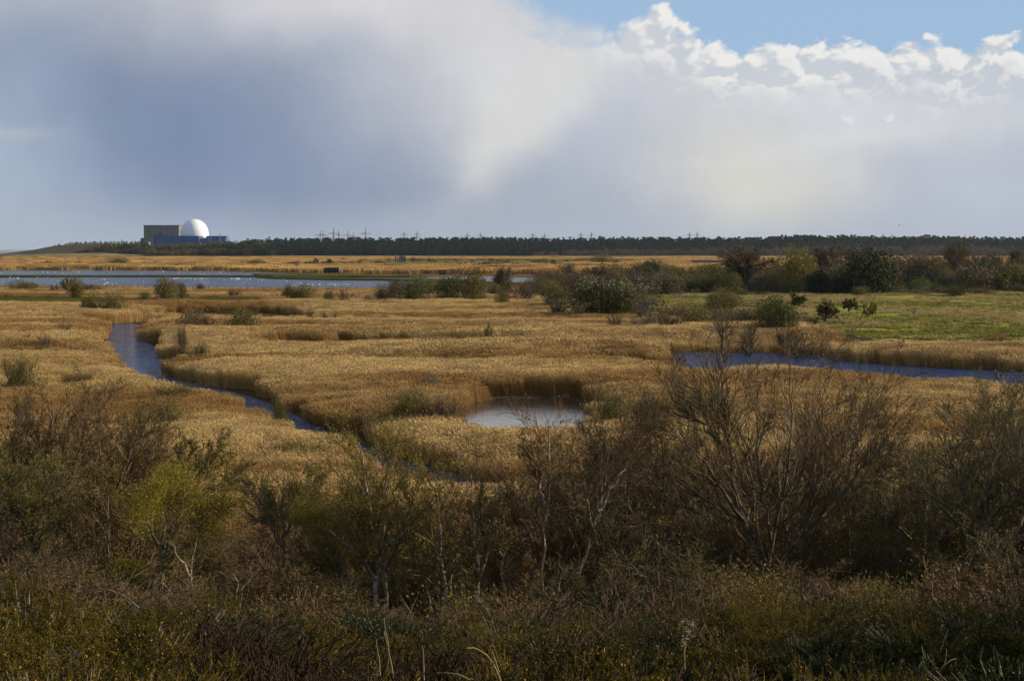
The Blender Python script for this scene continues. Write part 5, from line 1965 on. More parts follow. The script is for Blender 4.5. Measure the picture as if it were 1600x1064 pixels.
near_tree(502, 'birch_tree', 'pale stemmed birch with two trunks and yellow green buds, left of the slim pair', 34, [
    (.075, .010, [(592, 955, 0), (588, 900, 0), (582, 850, .1), (578, 790, .2), (572, 740, .2), (560, 690, .3)]),
    (.06, .010, [(602, 955, .2), (603, 890, .5), (594, 830, .8), (600, 770, .9), (616, 715, 1)]),
    (.05, .008, [(588, 905, 0), (560, 865, -.6), (525, 835, -.9), (480, 815, -1.1)]),
    (.045, .008, [(590, 880, 0), (628, 830, -.5), (650, 770, -.7), (660, 720, -.7)]),
], birch_m, NT['brown'], (15, 9, 6), (0.5, 0.5, 0.5), 0.7, (0.08, 0.03, 0.0), BUD['yellow'], 14000, 0.045, bjit=0.05)
near_tree(503, 'birch_tree', 'slim straight birch, left one of the slim pair in the middle of the thicket', 33, [
    (.06, .008, [(697, 955, 0), (693, 900, 0), (690, 850, .1), (685, 790, 0), (680, 735, 0)]),
    (.03, .006, [(693, 930, 0), (662, 895, .3), (640, 868, .5)]),
], birch_m, NT['brown'], (17, 8, 5), (0.45, 0.5, 0.5), 0.75, (0.08, 0.02, 0.0), BUD['olive'], 2500, 0.045)
near_tree(504, 'birch_tree', 'slim straight birch, right one of the slim pair with the paler trunk', 33.5, [
    (.065, .008, [(744, 955, 0), (747, 900, 0), (744, 850, .1), (738, 790, 0), (736, 740, 0)]),
    (.03, .006, [(746, 900, 0), (765, 860, -.4), (782, 820, -.6)]),
], birch_m, NT['brown'], (17, 8, 5), (0.45, 0.5, 0.5), 0.75, (0.08, 0.02, 0.0), BUD['olive'], 1500, 0.045)
near_tree(505, 'birch_tree', 'tall reddish birch with a leaning white streaked trunk below the pond', 34, [
    (.075, .009, [(853, 985, 0), (845, 940, 0), (844, 890, 0), (850, 840, .1), (853, 790, .1), (862, 730, .2), (858, 665, .2)]),
    (.035, .007, [(852, 790, 0), (838, 740, .6), (825, 700, .8)]),
    (.04, .007, [(852, 960, 0), (832, 925, -.5), (815, 900, -.8)]),
], birch_m, NT['red'], (16, 9, 6), (0.45, 0.5, 0.5), 0.65, (0.08, 0.03, 0.0), BUD['rust'], 2500, 0.045)
near_tree(506, 'birch_tree', 'leaning forked birch between the tall reddish birch and the largest bare tree', 34.5, [
    (.07, .008, [(892, 980, 0), (894, 930, 0), (902, 895, 0), (918, 860, .1), (932, 810, .1), (946, 750, .2), (952, 690, .2)]),
    (.045, .008, [(908, 985, .2), (925, 945, .4), (945, 915, .6), (960, 895, .7)]),
    (.04, .007, [(926, 830, 0), (915, 770, -.6), (905, 715, -.8)]),
    (.045, .007, [(934, 800, 0), (965, 750, .6), (990, 705, .9)]),
], birch_m, NT['brown'], (15, 9, 6), (0.5, 0.5, 0.5), 0.65, (0.08, 0.03, 0.0), BUD['rust'], 2500, 0.045)
near_tree(507, 'willow_tree', 'crooked young willow with bright yellow green leaves on the left', 33, [
    (.065, .010, [(222, 960, 0), (224, 922, 0), (238, 900, 0), (258, 884, 0), (262, 868, .1), (256, 855, .1), (262, 830, .1), (280, 800, .2), (292, 765, .3)]),
    (.04, .008, [(256, 857, 0), (236, 835, -.5), (225, 800, -.8), (232, 765, -.9)]),
    (.04, .008, [(264, 840, .1), (300, 822, .6), (335, 805, .9), (352, 790, 1)]),
    (.035, .008, [(262, 830, .1), (256, 790, .7), (262, 745, .9)]),
    (.03, .006, [(236, 902, 0), (205, 905, -.4), (190, 890, -.6)]),
], grey_m, NT['dark'], (13, 8, 5), (0.42, 0.45, 0.5), 0.75, (0.10, 0.05, 0.0), BUD['yellow'], 26000, 0.042, tmin=0.4, bjit=0.11)
near_tree(508, 'bare_tree', 'forked bare tree with open grey limbs at the left above the gorse', 43, [
    (.09, .010, [(92, 880, 0), (90, 800, 0), (84, 755, 0), (82, 705, .1), (76, 660, .1), (80, 625, .2)]),
    (.06, .009, [(88, 790, 0), (108, 745, -.4), (125, 705, -.7), (135, 660, -.8), (140, 625, -.9)]),
    (.05, .008, [(86, 760, 0), (62, 715, .5), (48, 670, .8), (40, 635, .9)]),
], grey_m, NT['red'], (20, 11, 6), (0.42, 0.5, 0.55), 0.6, (0.10, 0.08, 0.04), BUD['rust'], 3000, 0.05)
near_tree(509, 'bare_tree', 'bushy bare tree with a russet top right of the forked left one', 45, [
    (.08, .010, [(172, 880, 0), (168, 800, 0), (160, 740, .1), (152, 690, .1), (158, 628, .2)]),
    (.06, .009, [(168, 800, 0), (190, 740, -.5), (210, 690, -.8), (236, 650, -1)]),
    (.06, .009, [(170, 820, 0), (140, 760, .5), (118, 700, .9), (112, 650, 1)]),
    (.05, .009, [(168, 790, 0), (205, 750, .8), (235, 715, 1), (252, 690, 1.2)]),
], grey_m, NT['brown'], (20, 11, 6), (0.42, 0.5, 0.55), 0.6, (0.10, 0.08, 0.04), BUD['olive'], 4000, 0.05)
near_tree(510, 'bare_tree', 'dense bare tree cut by the left edge of the view', 42, [
    (.08, .010, [(18, 890, 0), (20, 820, 0), (28, 750, .1), (24, 690, .1), (30, 640, .2)]),
    (.06, .009, [(20, 830, 0), (0, 770, -.5), (-18, 700, -.8), (-20, 640, -1)]),
    (.05, .009, [(24, 790, 0), (48, 745, .6), (60, 690, .9)]),
], grey_m, NT['brown'], (20, 11, 6), (0.42, 0.5, 0.55), 0.6, (0.10, 0.08, 0.04), BUD['olive'], 4000, 0.05)
near_tree(511, 'sallow_tree', 'leaning grey green sallow at the edge of the near reeds', 52, [
    (.06, .009, [(262, 800, 0), (285, 765, 0), (318, 735, .2), (345, 705, .3)]),
    (.05, .009, [(275, 790, 0), (282, 740, -.5), (298, 710, -.8)]),
    (.05, .009, [(280, 790, 0), (330, 765, .5), (368, 745, .8)]),
], grey_m, NT['lichen'], (16, 9, 5), (0.5, 0.5, 0.5), 0.6, (0.06, 0.05, 0.02), BUD['olive'], 6000, 0.07)
near_tree(512, 'bare_tree', 'lichen covered bare tree spreading at the right edge of the thicket', 35, [
    (.09, .010, [(1560, 960, 0), (1555, 880, 0), (1540, 800, .1), (1550, 730, .1), (1570, 660, .2)]),
    (.06, .009, [(1556, 880, 0), (1500, 820, -.5), (1450, 770, -.8), (1415, 745, -1)]),
    (.06, .009, [(1550, 850, 0), (1500, 770, .6), (1478, 700, .8), (1490, 655, .9)]),
    (.06, .009, [(1556, 870, 0), (1605, 800, .5), (1630, 720, .8), (1620, 650, .9)]),
    (.05, .009, [(1545, 815, 0), (1590, 760, -.8), (1600, 690, -1)]),
], grey_m, NT['lichen'], (20, 11, 6), (0.42, 0.5, 0.55), 0.65, (0.08, 0.06, 0.03), BUD['olive'], 3000, 0.045)
near_tree(513, 'bare_tree', 'smaller lichened bare tree between the largest tree and the right edge', 38, [
    (.07, .010, [(1450, 960, 0), (1452, 890, 0), (1442, 830, .1), (1455, 770, .1), (1448, 725, .2)]),
    (.05, .009, [(1450, 890, 0), (1405, 830, -.5), (1372, 780, -.8), (1360, 745, -.8)]),
    (.05, .009, [(1450, 870, 0), (1490, 810, .6), (1520, 760, .8)]),
], grey_m, NT['lichen'], (20, 11, 6), (0.42, 0.5, 0.55), 0.65, (0.08, 0.06, 0.03), BUD['olive'], 3000, 0.045)
near_tree(514, 'dead_shrub', 'bleached dead stems sprouting at the foot of the crooked willow', 30.5, [
    (.03, .006, [(300, 950, 0), (301, 905, 0), (298, 870, 0), (308, 840, 0)]),
    (.022, .005, [(301, 905, 0), (285, 880, .2), (265, 850, .3), (258, 822, .3)]),
    (.02, .005, [(302, 925, 0), (318, 905, -.2), (328, 895, -.2)]),
    (.02, .005, [(296, 950, 0), (270, 925, -.2), (245, 902, -.3)]),
], birch_m, NT['lichen'], (5, 3, 2), (0.3, 0.5, 0.5), 0.6, cat='shrub')
near_tree(515, 'dead_shrub', 'forked bleached dead stem right of the crooked willow', 30, [
    (.022, .005, [(368, 950, 0), (376, 925, 0), (388, 905, 0), (396, 897, 0)]),
    (.018, .005, [(376, 928, 0), (370, 905, .1), (364, 895, .1)]),
], birch_m, NT['lichen'], (4, 3, 2), (0.3, 0.5, 0.5), 0.6, cat='shrub')



def wild_tree(seed, name, label, px, py, top, half, D, bark, twig, nf, bud, nbud, k=(17, 10, 6)):
    r = np.random.default_rng(seed)
    H = py - top
    lean = r.normal(0, .10) * H
    main = [(px + lean * t + r.normal(0, 5) * (0 < t), py - H * t, r.normal(0, .15) * (0 < t)) for t in (0, .25, .5, .75, 1.0)]
    st = [(.0011 * H / 5 * D / 30, .009, main)]
    for q in range(nf):
        t0 = r.uniform(.08, .5)
        side = (-1) ** q * half * r.uniform(.6, 1.1)
        dz = r.uniform(-1.5, 1.5)
        b0 = (px + lean * t0, py - H * t0)
        st.append((.0007 * H / 5 * D / 30, .008, [(b0[0], b0[1], 0), (b0[0] + side * .35, b0[1] - H * (1 - t0) * .30, dz * .4), (b0[0] + side * .7 + r.normal(0, 6), b0[1] - H * (1 - t0) * .62, dz * .8), (b0[0] + side + r.normal(0, 6), b0[1] - H * (1 - t0) * r.uniform(.8, 1.0), dz)]))
    return near_tree(seed, name, label, D, st, bark, twig, k, (0.42, 0.5, 0.55), 0.65, (0.10, 0.06, 0.02), bud, nbud, 0.045, tmin=0.22)


for i, row in enumerate((
        ('sallow_tree', 'olive budded sallow between the forked dead stem and the two trunked birch', 440, 900, 745, 55, 42, grey_m, 'lichen', 4, 'olive', 9000),
        ('birch_tree', 'small bare birch between the slim pair and the tall reddish birch', 798, 930, 775, 30, 35, birch_m, 'brown', 3, 'rust', 2500),
        ('bare_tree', 'bare brown tree standing against the right end of the pond', 972, 900, 655, 58, 44, grey_m, 'brown', 4, 'rust', 3500),
        ('bare_tree', 'bare brown tree just left of the largest bare tree', 1048, 900, 640, 50, 46, grey_m, 'brown', 4, 'olive', 3500),
        ('bare_tree', 'dark bare tree behind the right limbs of the largest one', 1318, 890, 640, 64, 46, grey_m, 'dark', 4, 'rust', 3000),
        ('bare_tree', 'low bare tree between the largest and the smaller lichened tree', 1405, 905, 720, 44, 42, grey_m, 'brown', 4, 'olive', 3500),
        ('sallow_tree', 'olive budded bushy tree below the bushy russet topped tree', 130, 905, 745, 66, 37, grey_m, 'brown', 4, 'olive', 9000),
        ('sallow_tree', 'olive budded tree below the forked left tree', 52, 905, 735, 56, 36, grey_m, 'lichen', 4, 'olive', 9000),
        ('bare_tree', 'bare tree with a russet crown left of the leaning sallow', 205, 870, 655, 54, 47, grey_m, 'red', 4, 'rust', 4000),
        ('bare_tree', 'tall lichened tree against the reeds at the right edge', 1592, 900, 630, 52, 44, grey_m, 'lichen', 4, 'olive', 4000),
        ('sallow_tree', 'yellowish budded low tree in front of the slim pair', 540, 935, 790, 60, 35, grey_m, 'brown', 4, 'yellow', 7000))):
    wild_tree(540 + i, row[0], row[1], *row[2:8], NT[row[8]], row[9], BUD[row[10]], row[11])

# --- thicket bushes: copies of a few kinds
def thick_proto(seed, n0, k, H, bud, nbud, rt=0.006):
    r = np.random.default_rng(seed)
    P0, R0 = stems_from(r, (0, 0, 0), n0, H, 0.42, 7, 0.03, 0.009, 0.06, 0.11, 0.45)
    P1, R1 = grow(r, P0, R0, k[0], (0.12, 0.98), 0.42, 0.6, 5, 0.08, 0.17, 0.6, 0.4, rmin=rt * 1.2)
    P2, R2 = grow(r, P1, R1, k[1], (0.15, 1), 0.5, 0.6, 3, 0.05, 0.18, 0.7, 0.5, rmin=rt)
    P3, R3 = grow(r, P2, R2, k[2], (0.1, 1), 0.6, 0.6, 2, 0.03, 0.18, 0.8, 0.6, rmin=rt * .9)
    a, c = MB(), MB()
    a.tubes(P0, R0, 4)
    a.tubes(P1, R1, 3)
    c.tubes(P2, R2, 2)
    c.tubes(P3, R3, 2)
    sm = to_mesh('stems', a, grey_m)
    cm = to_mesh('twigs', c, NT['brown'])
    lm = None
    if nbud:
        A = np.concatenate([P3.reshape(-1, 3), P2.reshape(-1, 3)])
        C = A[r.integers(0, len(A), nbud)] + r.normal(0, .03, (nbud, 3))
        V, F = leaf_geo(r, C, 0.055, 0.5, 0.2)
        m = MB()
        m.add(V, [F])
        lm = to_mesh('leaf_buds', m, bud)
    return sm, cm, lm


TH = [thick_proto(601, 11, (9, 8, 5), 3.0, BUD['rust'], 2500), thick_proto(602, 13, (8, 8, 5), 3.0, BUD['olive'], 3500), thick_proto(603, 9, (10, 8, 5), 3.0, BUD['green'], 5000),
      thick_proto(604, 14, (8, 8, 5), 3.0, BUD['rust'], 1500), thick_proto(605, 12, (8, 8, 5), 3.0, BUD['olive'], 5000)]
TOPX = [-300, 0, 60, 130, 230, 300, 360, 430, 500, 560, 640, 700, 760, 800, 870, 950, 1020, 1080, 1180, 1300, 1380, 1440, 1500, 1560, 1620, 1900]
TOPY = [660, 665, 675, 685, 705, 765, 785, 775, 760, 745, 755, 775, 785, 770, 712, 680, 670, 690, 705, 720, 745, 755, 710, 665, 640, 620]
names = {0: ('russet scrub bush among the reeds edge thicket', 'russet bare bushes in the thicket'), 1: ('olive budded bush tangled in the thicket', 'olive budded bushes in the thicket'),
         2: ('green leafed bush tangled low in the thicket', 'green leafed bushes in the thicket'), 3: ('bare brown bush tangled in the thicket', 'bare brown bushes in the thicket'),
         4: ('yellowish budded bush tangled in the thicket', 'yellowish budded bushes in the thicket')}
LAND = [(-120, 'beyond the left edge'), (20, 'by the dense tree at the left edge'), (88, 'by the forked left tree'), (168, 'by the bushy russet topped tree'), (225, 'by the crooked willow'), (300, 'by the bleached dead stems'),
        (372, 'by the forked dead stem'), (480, 'left of the two trunked birch'), (592, 'by the two trunked birch'), (695, 'by the left slim birch'), (746, 'by the right slim birch'), (850, 'by the tall reddish birch'),
        (892, 'by the leaning forked birch'), (1010, 'left of the largest bare tree'), (1100, 'under the left limbs of the largest bare tree'), (1187, 'by the foot of the largest bare tree'), (1290, 'under the right limbs of the largest bare tree'),
        (1380, 'right of the largest bare tree'), (1450, 'by the smaller lichened tree'), (1510, 'between the two lichened trees'), (1560, 'by the lichened tree at the right edge'), (1660, 'beyond the right edge')]
seen_labels = set()
ROWS = ['hindmost thicket row', 'second thicket row', 'third thicket row', 'front thicket row']
KINDS_ = ['russet scrub bush', 'olive budded bush', 'green leafed bush', 'bare brown bush', 'yellow budded bush']
for row, (d0, d1, n, lowr) in enumerate(((50, 62, 32, (0, 75)), (41, 50, 36, (15, 110)), (36, 41, 32, (70, 165)), (28, 32.5, 26, (175, 225)))):
    for i in range(n):
        px = -160 + 1920 * (i + nr.uniform(.1, .9)) / n
        D = nr.uniform(d0, d1)
        top = np.interp(px, TOPX, TOPY) + nr.uniform(*lowr)
        q = at(px, top, D)
        zb = terr1(q[0], D)
        H = max(q[2] - zb, 0.9)
        if px < 420 or 1380 < px:
            kk = nr.choice(5, p=[.2, .3, .15, .15, .2])
        elif px < 780:
            kk = nr.choice(5, p=[.1, .3, .2, .15, .25])
        else:
            kk = nr.choice(5, p=[.4, .1, .1, .4, 0])
        lm_ = min(LAND, key=lambda l: abs(l[0] - px))[1]
        for q_ in range(5):
            lab = '%s, %s, %s' % (KINDS_[kk], ROWS[row], lm_)
            if lab not in seen_labels:
                break
            kk = (kk + 1) % 5
        seen_labels.add(lab)
        sm, cm, lm = TH[kk]
        s = H / 2.9
        t = thing('thicket_bush', (float(q[0]), float(D), zb - .05), lab, 'bush', names[kk][1], nr.uniform(0, 6.3))
        w = max(s, 0.8) * nr.uniform(1.0, 1.3)
        t.scale = (w, w, s)
        for nm_, me in (('stems', sm), ('twigs', cm), ('leaf_buds', lm)):
            if me:
                link(nm_, me, t)['kind'] = 'stuff'
# unseen trees added beyond the right edge, placed and sized to shade the slope
shadew = proto_collection('added shade wood', [wood_proto(740 + s, 160, NT['dark'], 7.5) for s in range(3)])
sx_, sy_ = nr.uniform(0, 26, 36), nr.uniform(19, 60, 36)
sxx = 0.345 * sy_ + 7.0 + sx_
lx_, ly_ = nr.uniform(0, 4, 14), nr.uniform(9, 20, 14)
sxx = np.concatenate([sxx, 0.345 * ly_ + 2.4 + lx_])
sy_ = np.concatenate([sy_, ly_])
n = len(sxx)
s = np.where(np.arange(n) < 36, nr.uniform(.7, 1.1, n), nr.uniform(.34, .5, n))
scatter('added_shade_wood', shadew, np.stack([sxx, sy_, terr(sxx, sy_) - .1], 1), np.stack([0 * s, 0 * s, nr.uniform(0, 6.3, n)], 1), np.stack([s, s, s], 1), nr.integers(0, 3, n), label='unseen bare trees added past the right edge to shade the slope')
# litter, bramble and saplings below them: one uncounted mass
und = proto_collection('thicket undergrowth', [proto_obj('undergrowth', (lambda w_, c_: c_)(*shrub_bare(700 + s, 10, 7, 6, 0.010)), NT[c]) for s, c in enumerate(('brown', 'dark', 'red', 'brown'))] +
                       [proto_obj('undergrowth_leafy', shrub_leafy(710 + s, 1800, 0.055, 9)[1], BUD[c]) for s, c in enumerate(('olive', 'rust'))])
x = nr.uniform(-36, 36, 2600)
y = nr.uniform(23, 68, 2600)
k = np.abs(x) < 0.36 * y + 7
x, y = x[k], y[k]
n = len(x)
s = nr.uniform(.55, 1.2, n)
scatter('thicket_undergrowth', und, np.stack([x, y, terr(x, y) - .03], 1), np.stack([nr.normal(0, .1, n), nr.normal(0, .1, n), nr.uniform(0, 6.3, n)], 1), np.stack([s, s, s * nr.uniform(.7, 1.3, n)], 1), nr.choice(6, n, p=[.26, .26, .14, .14, .1, .1]), label='brown tangle of dead bracken, bramble and saplings on the slope')

# ================================================================ heath in front
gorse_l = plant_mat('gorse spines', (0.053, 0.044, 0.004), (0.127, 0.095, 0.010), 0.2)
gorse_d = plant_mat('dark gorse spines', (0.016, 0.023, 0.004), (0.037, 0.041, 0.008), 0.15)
gorse_f = plant_mat('withered gorse flowers', (0.20, 0.10, 0.018), (0.33, 0.20, 0.03), 0.2)
heath_m = plant_mat('heather sprigs', (0.024, 0.014, 0.008), (0.051, 0.030, 0.016), 0.1)
straw_m = plant_mat('bleached stalk', (0.22, 0.165, 0.09), (0.30, 0.23, 0.135), 0.1)


def gorse_geo(seed, n=620, ns=34, flower=0.30):
    """a mound of spiny shoots, radius 1, height 1 -> stems, spines, flowers"""
    r = np.random.default_rng(seed)
    lob = np.stack([r.uniform(-.66, .66, 9), r.uniform(-.66, .66, 9), r.uniform(.2, .62, 9)], 1)
    rad = r.uniform(.26, .42, 9)
    i = r.integers(0, 9, n)
    v = unit(r.normal(size=(n, 3)) + np.array([0, 0, .5]))
    p0 = lob[i] + v * (rad[i] * r.uniform(.5, .95, n))[:, None]
    d = unit(v + r.normal(0, .45, (n, 3)) + np.array([0, 0, .2]))
    L = r.uniform(.09, .22, n)[:, None]
    P = np.stack([p0, p0 + d * L * .5, p0 + d * L + np.array([0, 0, .02])], 1)
    R = np.repeat(np.array([[.006, .005, .002]]), n, 0)
    stem = MB()
    # inner branches from the ground
    q = p0[::2]
    q0 = q * np.array([.12, .12, 0])
    stem.tubes(np.stack([q0, (q + q0) / 2 + np.array([0, 0, .08]), q], 1), np.repeat(np.array([[.014, .010, .006]]), len(q), 0), 3)
    sp = MB()
    sp.tubes(P, R, 3)
    t = r.uniform(.02, 1.0, (n, ns))[..., None]
    b0 = p0[:, None] + d[:, None] * L[:, None] * t
    side = unit(np.cross(np.repeat(d[:, None], ns, 1), r.normal(size=(n, ns, 3))))
    sd = unit(side + d[:, None] * .5)
    ln = (0.034 * (1.15 - t * .6)) * r.uniform(.7, 1.4, (n, ns, 1))
    b0, sd, ln = b0.reshape(-1, 3), sd.reshape(-1, 3), ln.reshape(-1, 1)
    wv = unit(np.cross(sd, r.normal(size=sd.shape))) * 0.0042
    V = np.stack([b0 - wv, b0 + wv, b0 + sd * ln], 1).reshape(-1, 3)
    sp.add(V, [np.arange(len(V)).reshape(-1, 3)])
    fl = MB()
    nf = int(n * flower * 6)
    j = r.integers(0, n, nf)
    C = p0[j] + d[j] * L[j] * r.uniform(.3, .95, (nf, 1)) + r.normal(0, .012, (nf, 3))
    V, F = leaf_geo(r, C, 0.030, .7)
    fl.add(V, [F])
    return stem, sp, fl


def heather_geo(seed, n=420):
    r = np.random.default_rng(seed)
    q = dome_points(r, n, 9) * np.array([1, 1, .9])
    v = unit(q - np.array([0, 0, -.3]))
    d = unit(v + r.normal(0, .35, (n, 3)))
    L = r.uniform(.10, .26, n)[:, None]
    P = np.stack([q - d * L, q - d * L * .4, q], 1)
    m = MB()
    m.tubes(P, np.repeat(np.array([[.005, .005, .003]]), n, 0), 3)
    P1, R1 = grow(r, P, np.repeat(np.array([[.005, .005, .003]]), n, 0), 7, (.3, 1), .45, .6, 3, .12, .15, .9, .5)
    m.tubes(P1, R1 * 1.1, 2)
    g = q[::3]
    g0 = g * np.array([.15, .15, 0])
    m.tubes(np.stack([g0, g0 * .4 + g * .6 - [0, 0, .05], g], 1), np.repeat(np.array([[.012, .008, .005]]), len(g), 0), 3)
    return m


GO = []
for s in range(4):
    a, c, f = gorse_geo(800 + s)
    GO.append((to_mesh('stems', a, grey_m), to_mesh('spines', c, gorse_l), to_mesh('flowers', f, gorse_f)))
HE = [to_mesh('sprigs', heather_geo(820 + s), heath_m) for s in range(3)]


def heath_bush(i, px, top, D, w, kind, label):
    q = at(px, top, D)
    zb = terr1(q[0], D) - 0.05
    H = min(max(q[2] - zb, .45), w * 1.5)
    if kind == 'heather':
        t = thing('heather_bush', (float(q[0]), float(D), zb), label, 'heather', None, 1.3 * i)
        link('sprigs', HE[i % 3], t)['kind'] = 'stuff'
        t.scale = (w, w, H)
        return
    st, sp, fl = GO[i % 4]
    t = thing('gorse_bush', (float(q[0]), float(D), zb), label, 'gorse', None, 1.7 * i)
    t.scale = (w, w, H * 0.96)
    link('stems', st, t)['kind'] = 'stuff'
    o = link('spines', sp, t)
    o['kind'] = 'stuff'
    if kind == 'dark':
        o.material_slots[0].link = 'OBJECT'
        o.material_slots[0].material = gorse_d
    elif kind == 'flower':
        link('flowers', fl, t)['kind'] = 'stuff'


for i, row in enumerate([
    (40, 903, 18.5, 1.5, 'green', 'tallest green gorse at the back of the left heath'),
    (150, 912, 18.0, 1.4, 'green', 'green gorse right of the tallest one at the left'),
    (240, 935, 17.0, 1.2, 'green', 'green gorse below the bleached dead stems'),
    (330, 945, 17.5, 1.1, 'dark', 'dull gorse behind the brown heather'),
    (-30, 930, 15.5, 1.2, 'flower', 'gorse cut by the left edge, middle height'),
    (95, 955, 14.2, 1.1, 'flower', 'speckled gorse in the middle of the left heath'),
    (205, 975, 13.6, 1.0, 'flower', 'speckled gorse beside the dark hollow'),
    (20, 990, 12.0, .9, 'flower', 'speckled gorse low at the left edge'),
    (125, 1005, 11.3, .85, 'flower', 'speckled gorse low in the left heath'),
    (255, 1005, 11.8, .8, 'flower', 'speckled gorse left of the brown heather'),
    (60, 1045, 10.0, .7, 'flower', 'nearest gorse at the bottom left corner'),
    (190, 1050, 10.0, .7, 'flower', 'nearest gorse below the brown heather edge'),
    (325, 960, 15.5, 1.1, 'heather', 'dark rusty heather mound beside the left gorse'),
    (410, 985, 14.5, 1.1, 'heather', 'brown heather mound middle of the lower left'),
    (350, 1015, 12.3, .9, 'heather', 'brown heather mound at the bottom left of centre'),
    (455, 1012, 12.6, .9, 'heather', 'purplish brown heather below the dark gorse bank'),
    (420, 1045, 10.8, .8, 'heather', 'nearest brown heather at the bottom'),
    (430, 955, 20.0, 1.3, 'green', 'low green gorse under the yellow budded birch'),
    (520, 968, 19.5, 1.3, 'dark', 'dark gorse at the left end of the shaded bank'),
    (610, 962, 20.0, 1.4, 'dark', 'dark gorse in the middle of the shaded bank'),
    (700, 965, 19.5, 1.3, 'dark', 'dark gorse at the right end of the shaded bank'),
    (790, 968, 20.0, 1.3, 'green', 'dull green gorse below the reddish birch'),
    (640, 1000, 14.0, 1.0, 'heather', 'heather strip under the dark gorse bank'),
    (770, 995, 14.5, 1.1, 'heather', 'russet heather in front of the reddish birch'),
    (560, 1035, 11.0, .8, 'flower', 'speckled gorse around the upright dead stalks'),
    (680, 1022, 11.4, .8, 'flower', 'speckled gorse left of the bent grass stem'),
    (800, 1018, 11.6, .85, 'flower', 'speckled gorse right of the bent grass stem'),
    (900, 1012, 11.8, .85, 'flower', 'yellowish gorse at the bottom middle'),
    (1000, 1020, 11.4, .8, 'flower', 'yellowish gorse left of the withered flower stalk'),
    (1105, 1018, 11.4, .85, 'flower', 'yellowish gorse right of the withered flower stalk'),
    (1210, 1035, 11.0, .75, 'flower', 'yellowish gorse below the largest bare tree'),
    (870, 975, 17.0, 1.1, 'green', 'green gorse below the forked leaning birch'),
    (960, 985, 16.0, 1.1, 'heather', 'dark heather left of the withered flower stalk'),
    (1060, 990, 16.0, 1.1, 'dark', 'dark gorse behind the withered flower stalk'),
    (1150, 985, 16.5, 1.2, 'heather', 'dark heather under the largest bare tree'),
    (1245, 985, 16.0, 1.1, 'green', 'shaded green gorse right of the largest trunk foot'),
    (1320, 1040, 11.2, .75, 'flower', 'gorse tops with orange specks at the bottom right of centre'),
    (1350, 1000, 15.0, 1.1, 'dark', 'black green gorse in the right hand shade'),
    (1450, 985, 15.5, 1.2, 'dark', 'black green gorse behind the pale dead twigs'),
    (1540, 962, 16.5, 1.3, 'green', 'large shaded gorse near the right edge'),
    (1620, 965, 15.5, 1.2, 'green', 'large shaded gorse cut by the right edge'),
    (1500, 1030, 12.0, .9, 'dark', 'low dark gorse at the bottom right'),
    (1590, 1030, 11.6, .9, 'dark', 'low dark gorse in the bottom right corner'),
    (1410, 1050, 10.6, .7, 'flower', 'orange specked gorse sprays at the lower right'),
]):
    heath_bush(i, *row)
gob = []
for s in range(3):
    a, c, f = gorse_geo(840 + s, 330, 26)
    m = MB()
    for src, mi in ((c, 0), (f, 1)):
        for v in [np.concatenate(src.V)]:
            m.add(v, src.F, mi)
    gob.append(proto_obj('gorse', m, [gorse_l if s < 2 else gorse_d, gorse_f]))
for s in range(3):
    gob.append(proto_obj('heather', heather_geo(850 + s, 260), heath_m))
heath_c = proto_collection('heath plants', gob)
x = nr.uniform(-15, 15, 900)
y = nr.uniform(6.0, 30, 900)
k = np.abs(x) < 0.36 * y + 3.0
x, y = x[k], y[k]
n = len(x)
s = nr.uniform(.45, .8, n)
pk = np.where(vnoise(x, y, 4.0, 71) + nr.normal(0, .12, n) > .5, nr.integers(0, 3, n), nr.integers(3, 6, n))
scatter('heath_cover', heath_c, np.stack([x, y, terr(x, y) - .04], 1), np.stack([nr.normal(0, .12, n), nr.normal(0, .12, n), nr.uniform(0, 6.3, n)], 1), np.stack([s, s, s * .85], 1), pk, label='low gorse and heather covering the heath slope')


def stalk(name, label, cat, D, lines, mat, extra=None):
    q = at(lines[0][1][0][0], lines[0][1][0][1], D)
    base = np.array([q[0], D, terr1(q[0], D)])
    t = thing(name, [float(v) for v in base], label, cat)
    for rad, pts in lines:
        P = resample(np.stack([at(a, c, D + e) for a, c, e in pts]), 9, nr, 0.003) - base
        m = MB()
        m.tubes(P[None], np.linspace(rad, rad * .35, 9)[None], 5)
        m.build('stem', mat, t, True)
    if extra:
        C = np.stack([at(a, c, D + e) for a, c, e in extra]) - base
        rr_ = np.random.default_rng(5)
        C = np.repeat(C, 40, 0) + rr_.normal(0, .02, (len(C) * 40, 3))
        V, F = leaf_geo(rr_, C, .016, .6)
        m = MB()
        m.add(V, [F])
        m.build('seed_heads', mat, t)['kind'] = 'stuff'
    return t


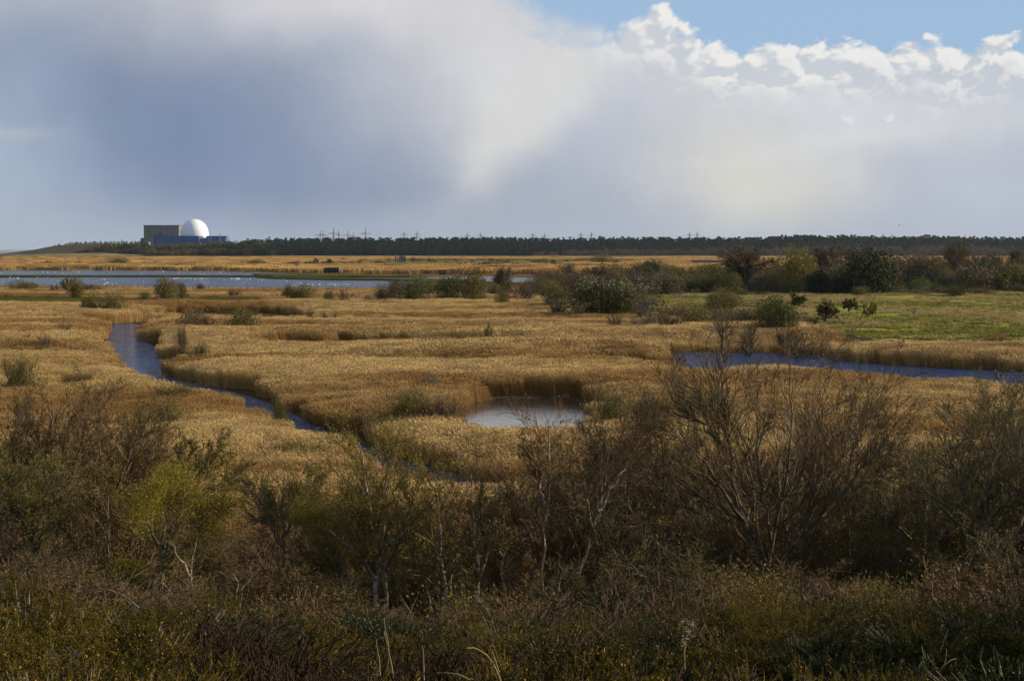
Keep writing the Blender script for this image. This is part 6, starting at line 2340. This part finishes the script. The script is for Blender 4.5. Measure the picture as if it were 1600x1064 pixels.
stalk('dead_stalk', 'tall upright dead stalk, taller of the pair in the bottom gorse', 'dead stalk', 11, [(.008, [(616, 1075, 0), (610, 1030, 0), (604, 995, 0), (600, 965, 0)]), (.004, [(606, 1010, 0), (600, 985, .05), (597, 988, .08)])], straw_m)
stalk('dead_stalk', 'short upright dead stalk left of the taller one', 'dead stalk', 10.8, [(.007, [(597, 1075, 0), (592, 1030, 0), (588, 998, 0)])], straw_m)
stalk('dead_stalk', 'straight dead stalk between the pair and the bent grass', 'dead stalk', 10.6, [(.008, [(663, 1080, 0), (662, 1040, 0), (659, 1008, 0)])], straw_m)
stalk('bent_grass_stem', 'pale grass stem bent over at the bottom middle', 'grass', 10.4, [(.007, [(788, 1085, 0), (775, 1040, 0), (758, 1020, -.05), (742, 1008, -.1), (729, 1012, -.15)]), (.005, [(780, 1050, 0), (770, 1020, .05), (765, 1008, .1)]), (.005, [(735, 1062, -.1), (705, 1050, -.1), (682, 1050, -.1)])], straw_m)
stalk('withered_flower_stalk', 'curled withered flower stalk with pale seed heads', 'dead plant', 13, [(.008, [(1070, 1045, 0), (1069, 1015, 0), (1072, 990, 0), (1080, 980, 0)])], straw_m,
      [(1069, 970, 0), (1078, 972, 0), (1084, 976, 0), (1074, 985, 0), (1080, 990, .02), (1070, 998, 0), (1068, 1006, 0)])
stalk('dead_twig_spray', 'spray of pale dead twigs in the shaded lower right', 'dead plant', 12.5, [(.010, [(1428, 1075, 0), (1434, 1045, 0), (1445, 1025, 0), (1440, 1008, 0)]), (.008, [(1470, 1075, 0), (1466, 1045, 0), (1485, 1030, 0), (1494, 1028, .1)]), (.006, [(1466, 1045, 0), (1455, 1035, 0), (1448, 1020, 0)]), (.006, [(1474, 1042, 0), (1480, 1020, 0), (1478, 1012, 0)]), (.006, [(1430, 1060, 0), (1420, 1045, 0), (1416, 1042, 0)])], straw_m)
stalk('arching_bramble', 'long arching bramble stem over the left gorse', 'bramble', 23, [(.014, [(217, 950, 0), (205, 937, 0), (185, 925, 0), (160, 919, 0), (135, 922, 0), (123, 928, 0)])], grey_m)
stalk('arching_bramble', 'dark arching bramble stem right of the longer arching one', 'bramble', 24, [(.014, [(202, 948, 0), (225, 935, 0), (255, 924, 0), (290, 923, 0), (305, 922, 0)])], grey_m)
# ================================================================ sea air
hm = bpy.data.materials.new('thin sea haze')
hm.use_nodes = True
nt = hm.node_tree
nt.nodes.clear()
pv = nt.nodes.new('ShaderNodeVolumePrincipled')
pv.inputs['Color'].default_value = (0.72, 0.85, 1.0, 1)
pv.inputs['Density'].default_value = 0.00002
pv.inputs['Anisotropy'].default_value = 0.3
mo = nt.nodes.new('ShaderNodeOutputMaterial')
nt.links.new(pv.outputs[0], mo.inputs['Volume'])
m = MB()
m.box((0, 28500, 33.5), (102000, 64000, 73))
hz_o = m.build('haze', hm)
tag(hz_o, kind='stuff')
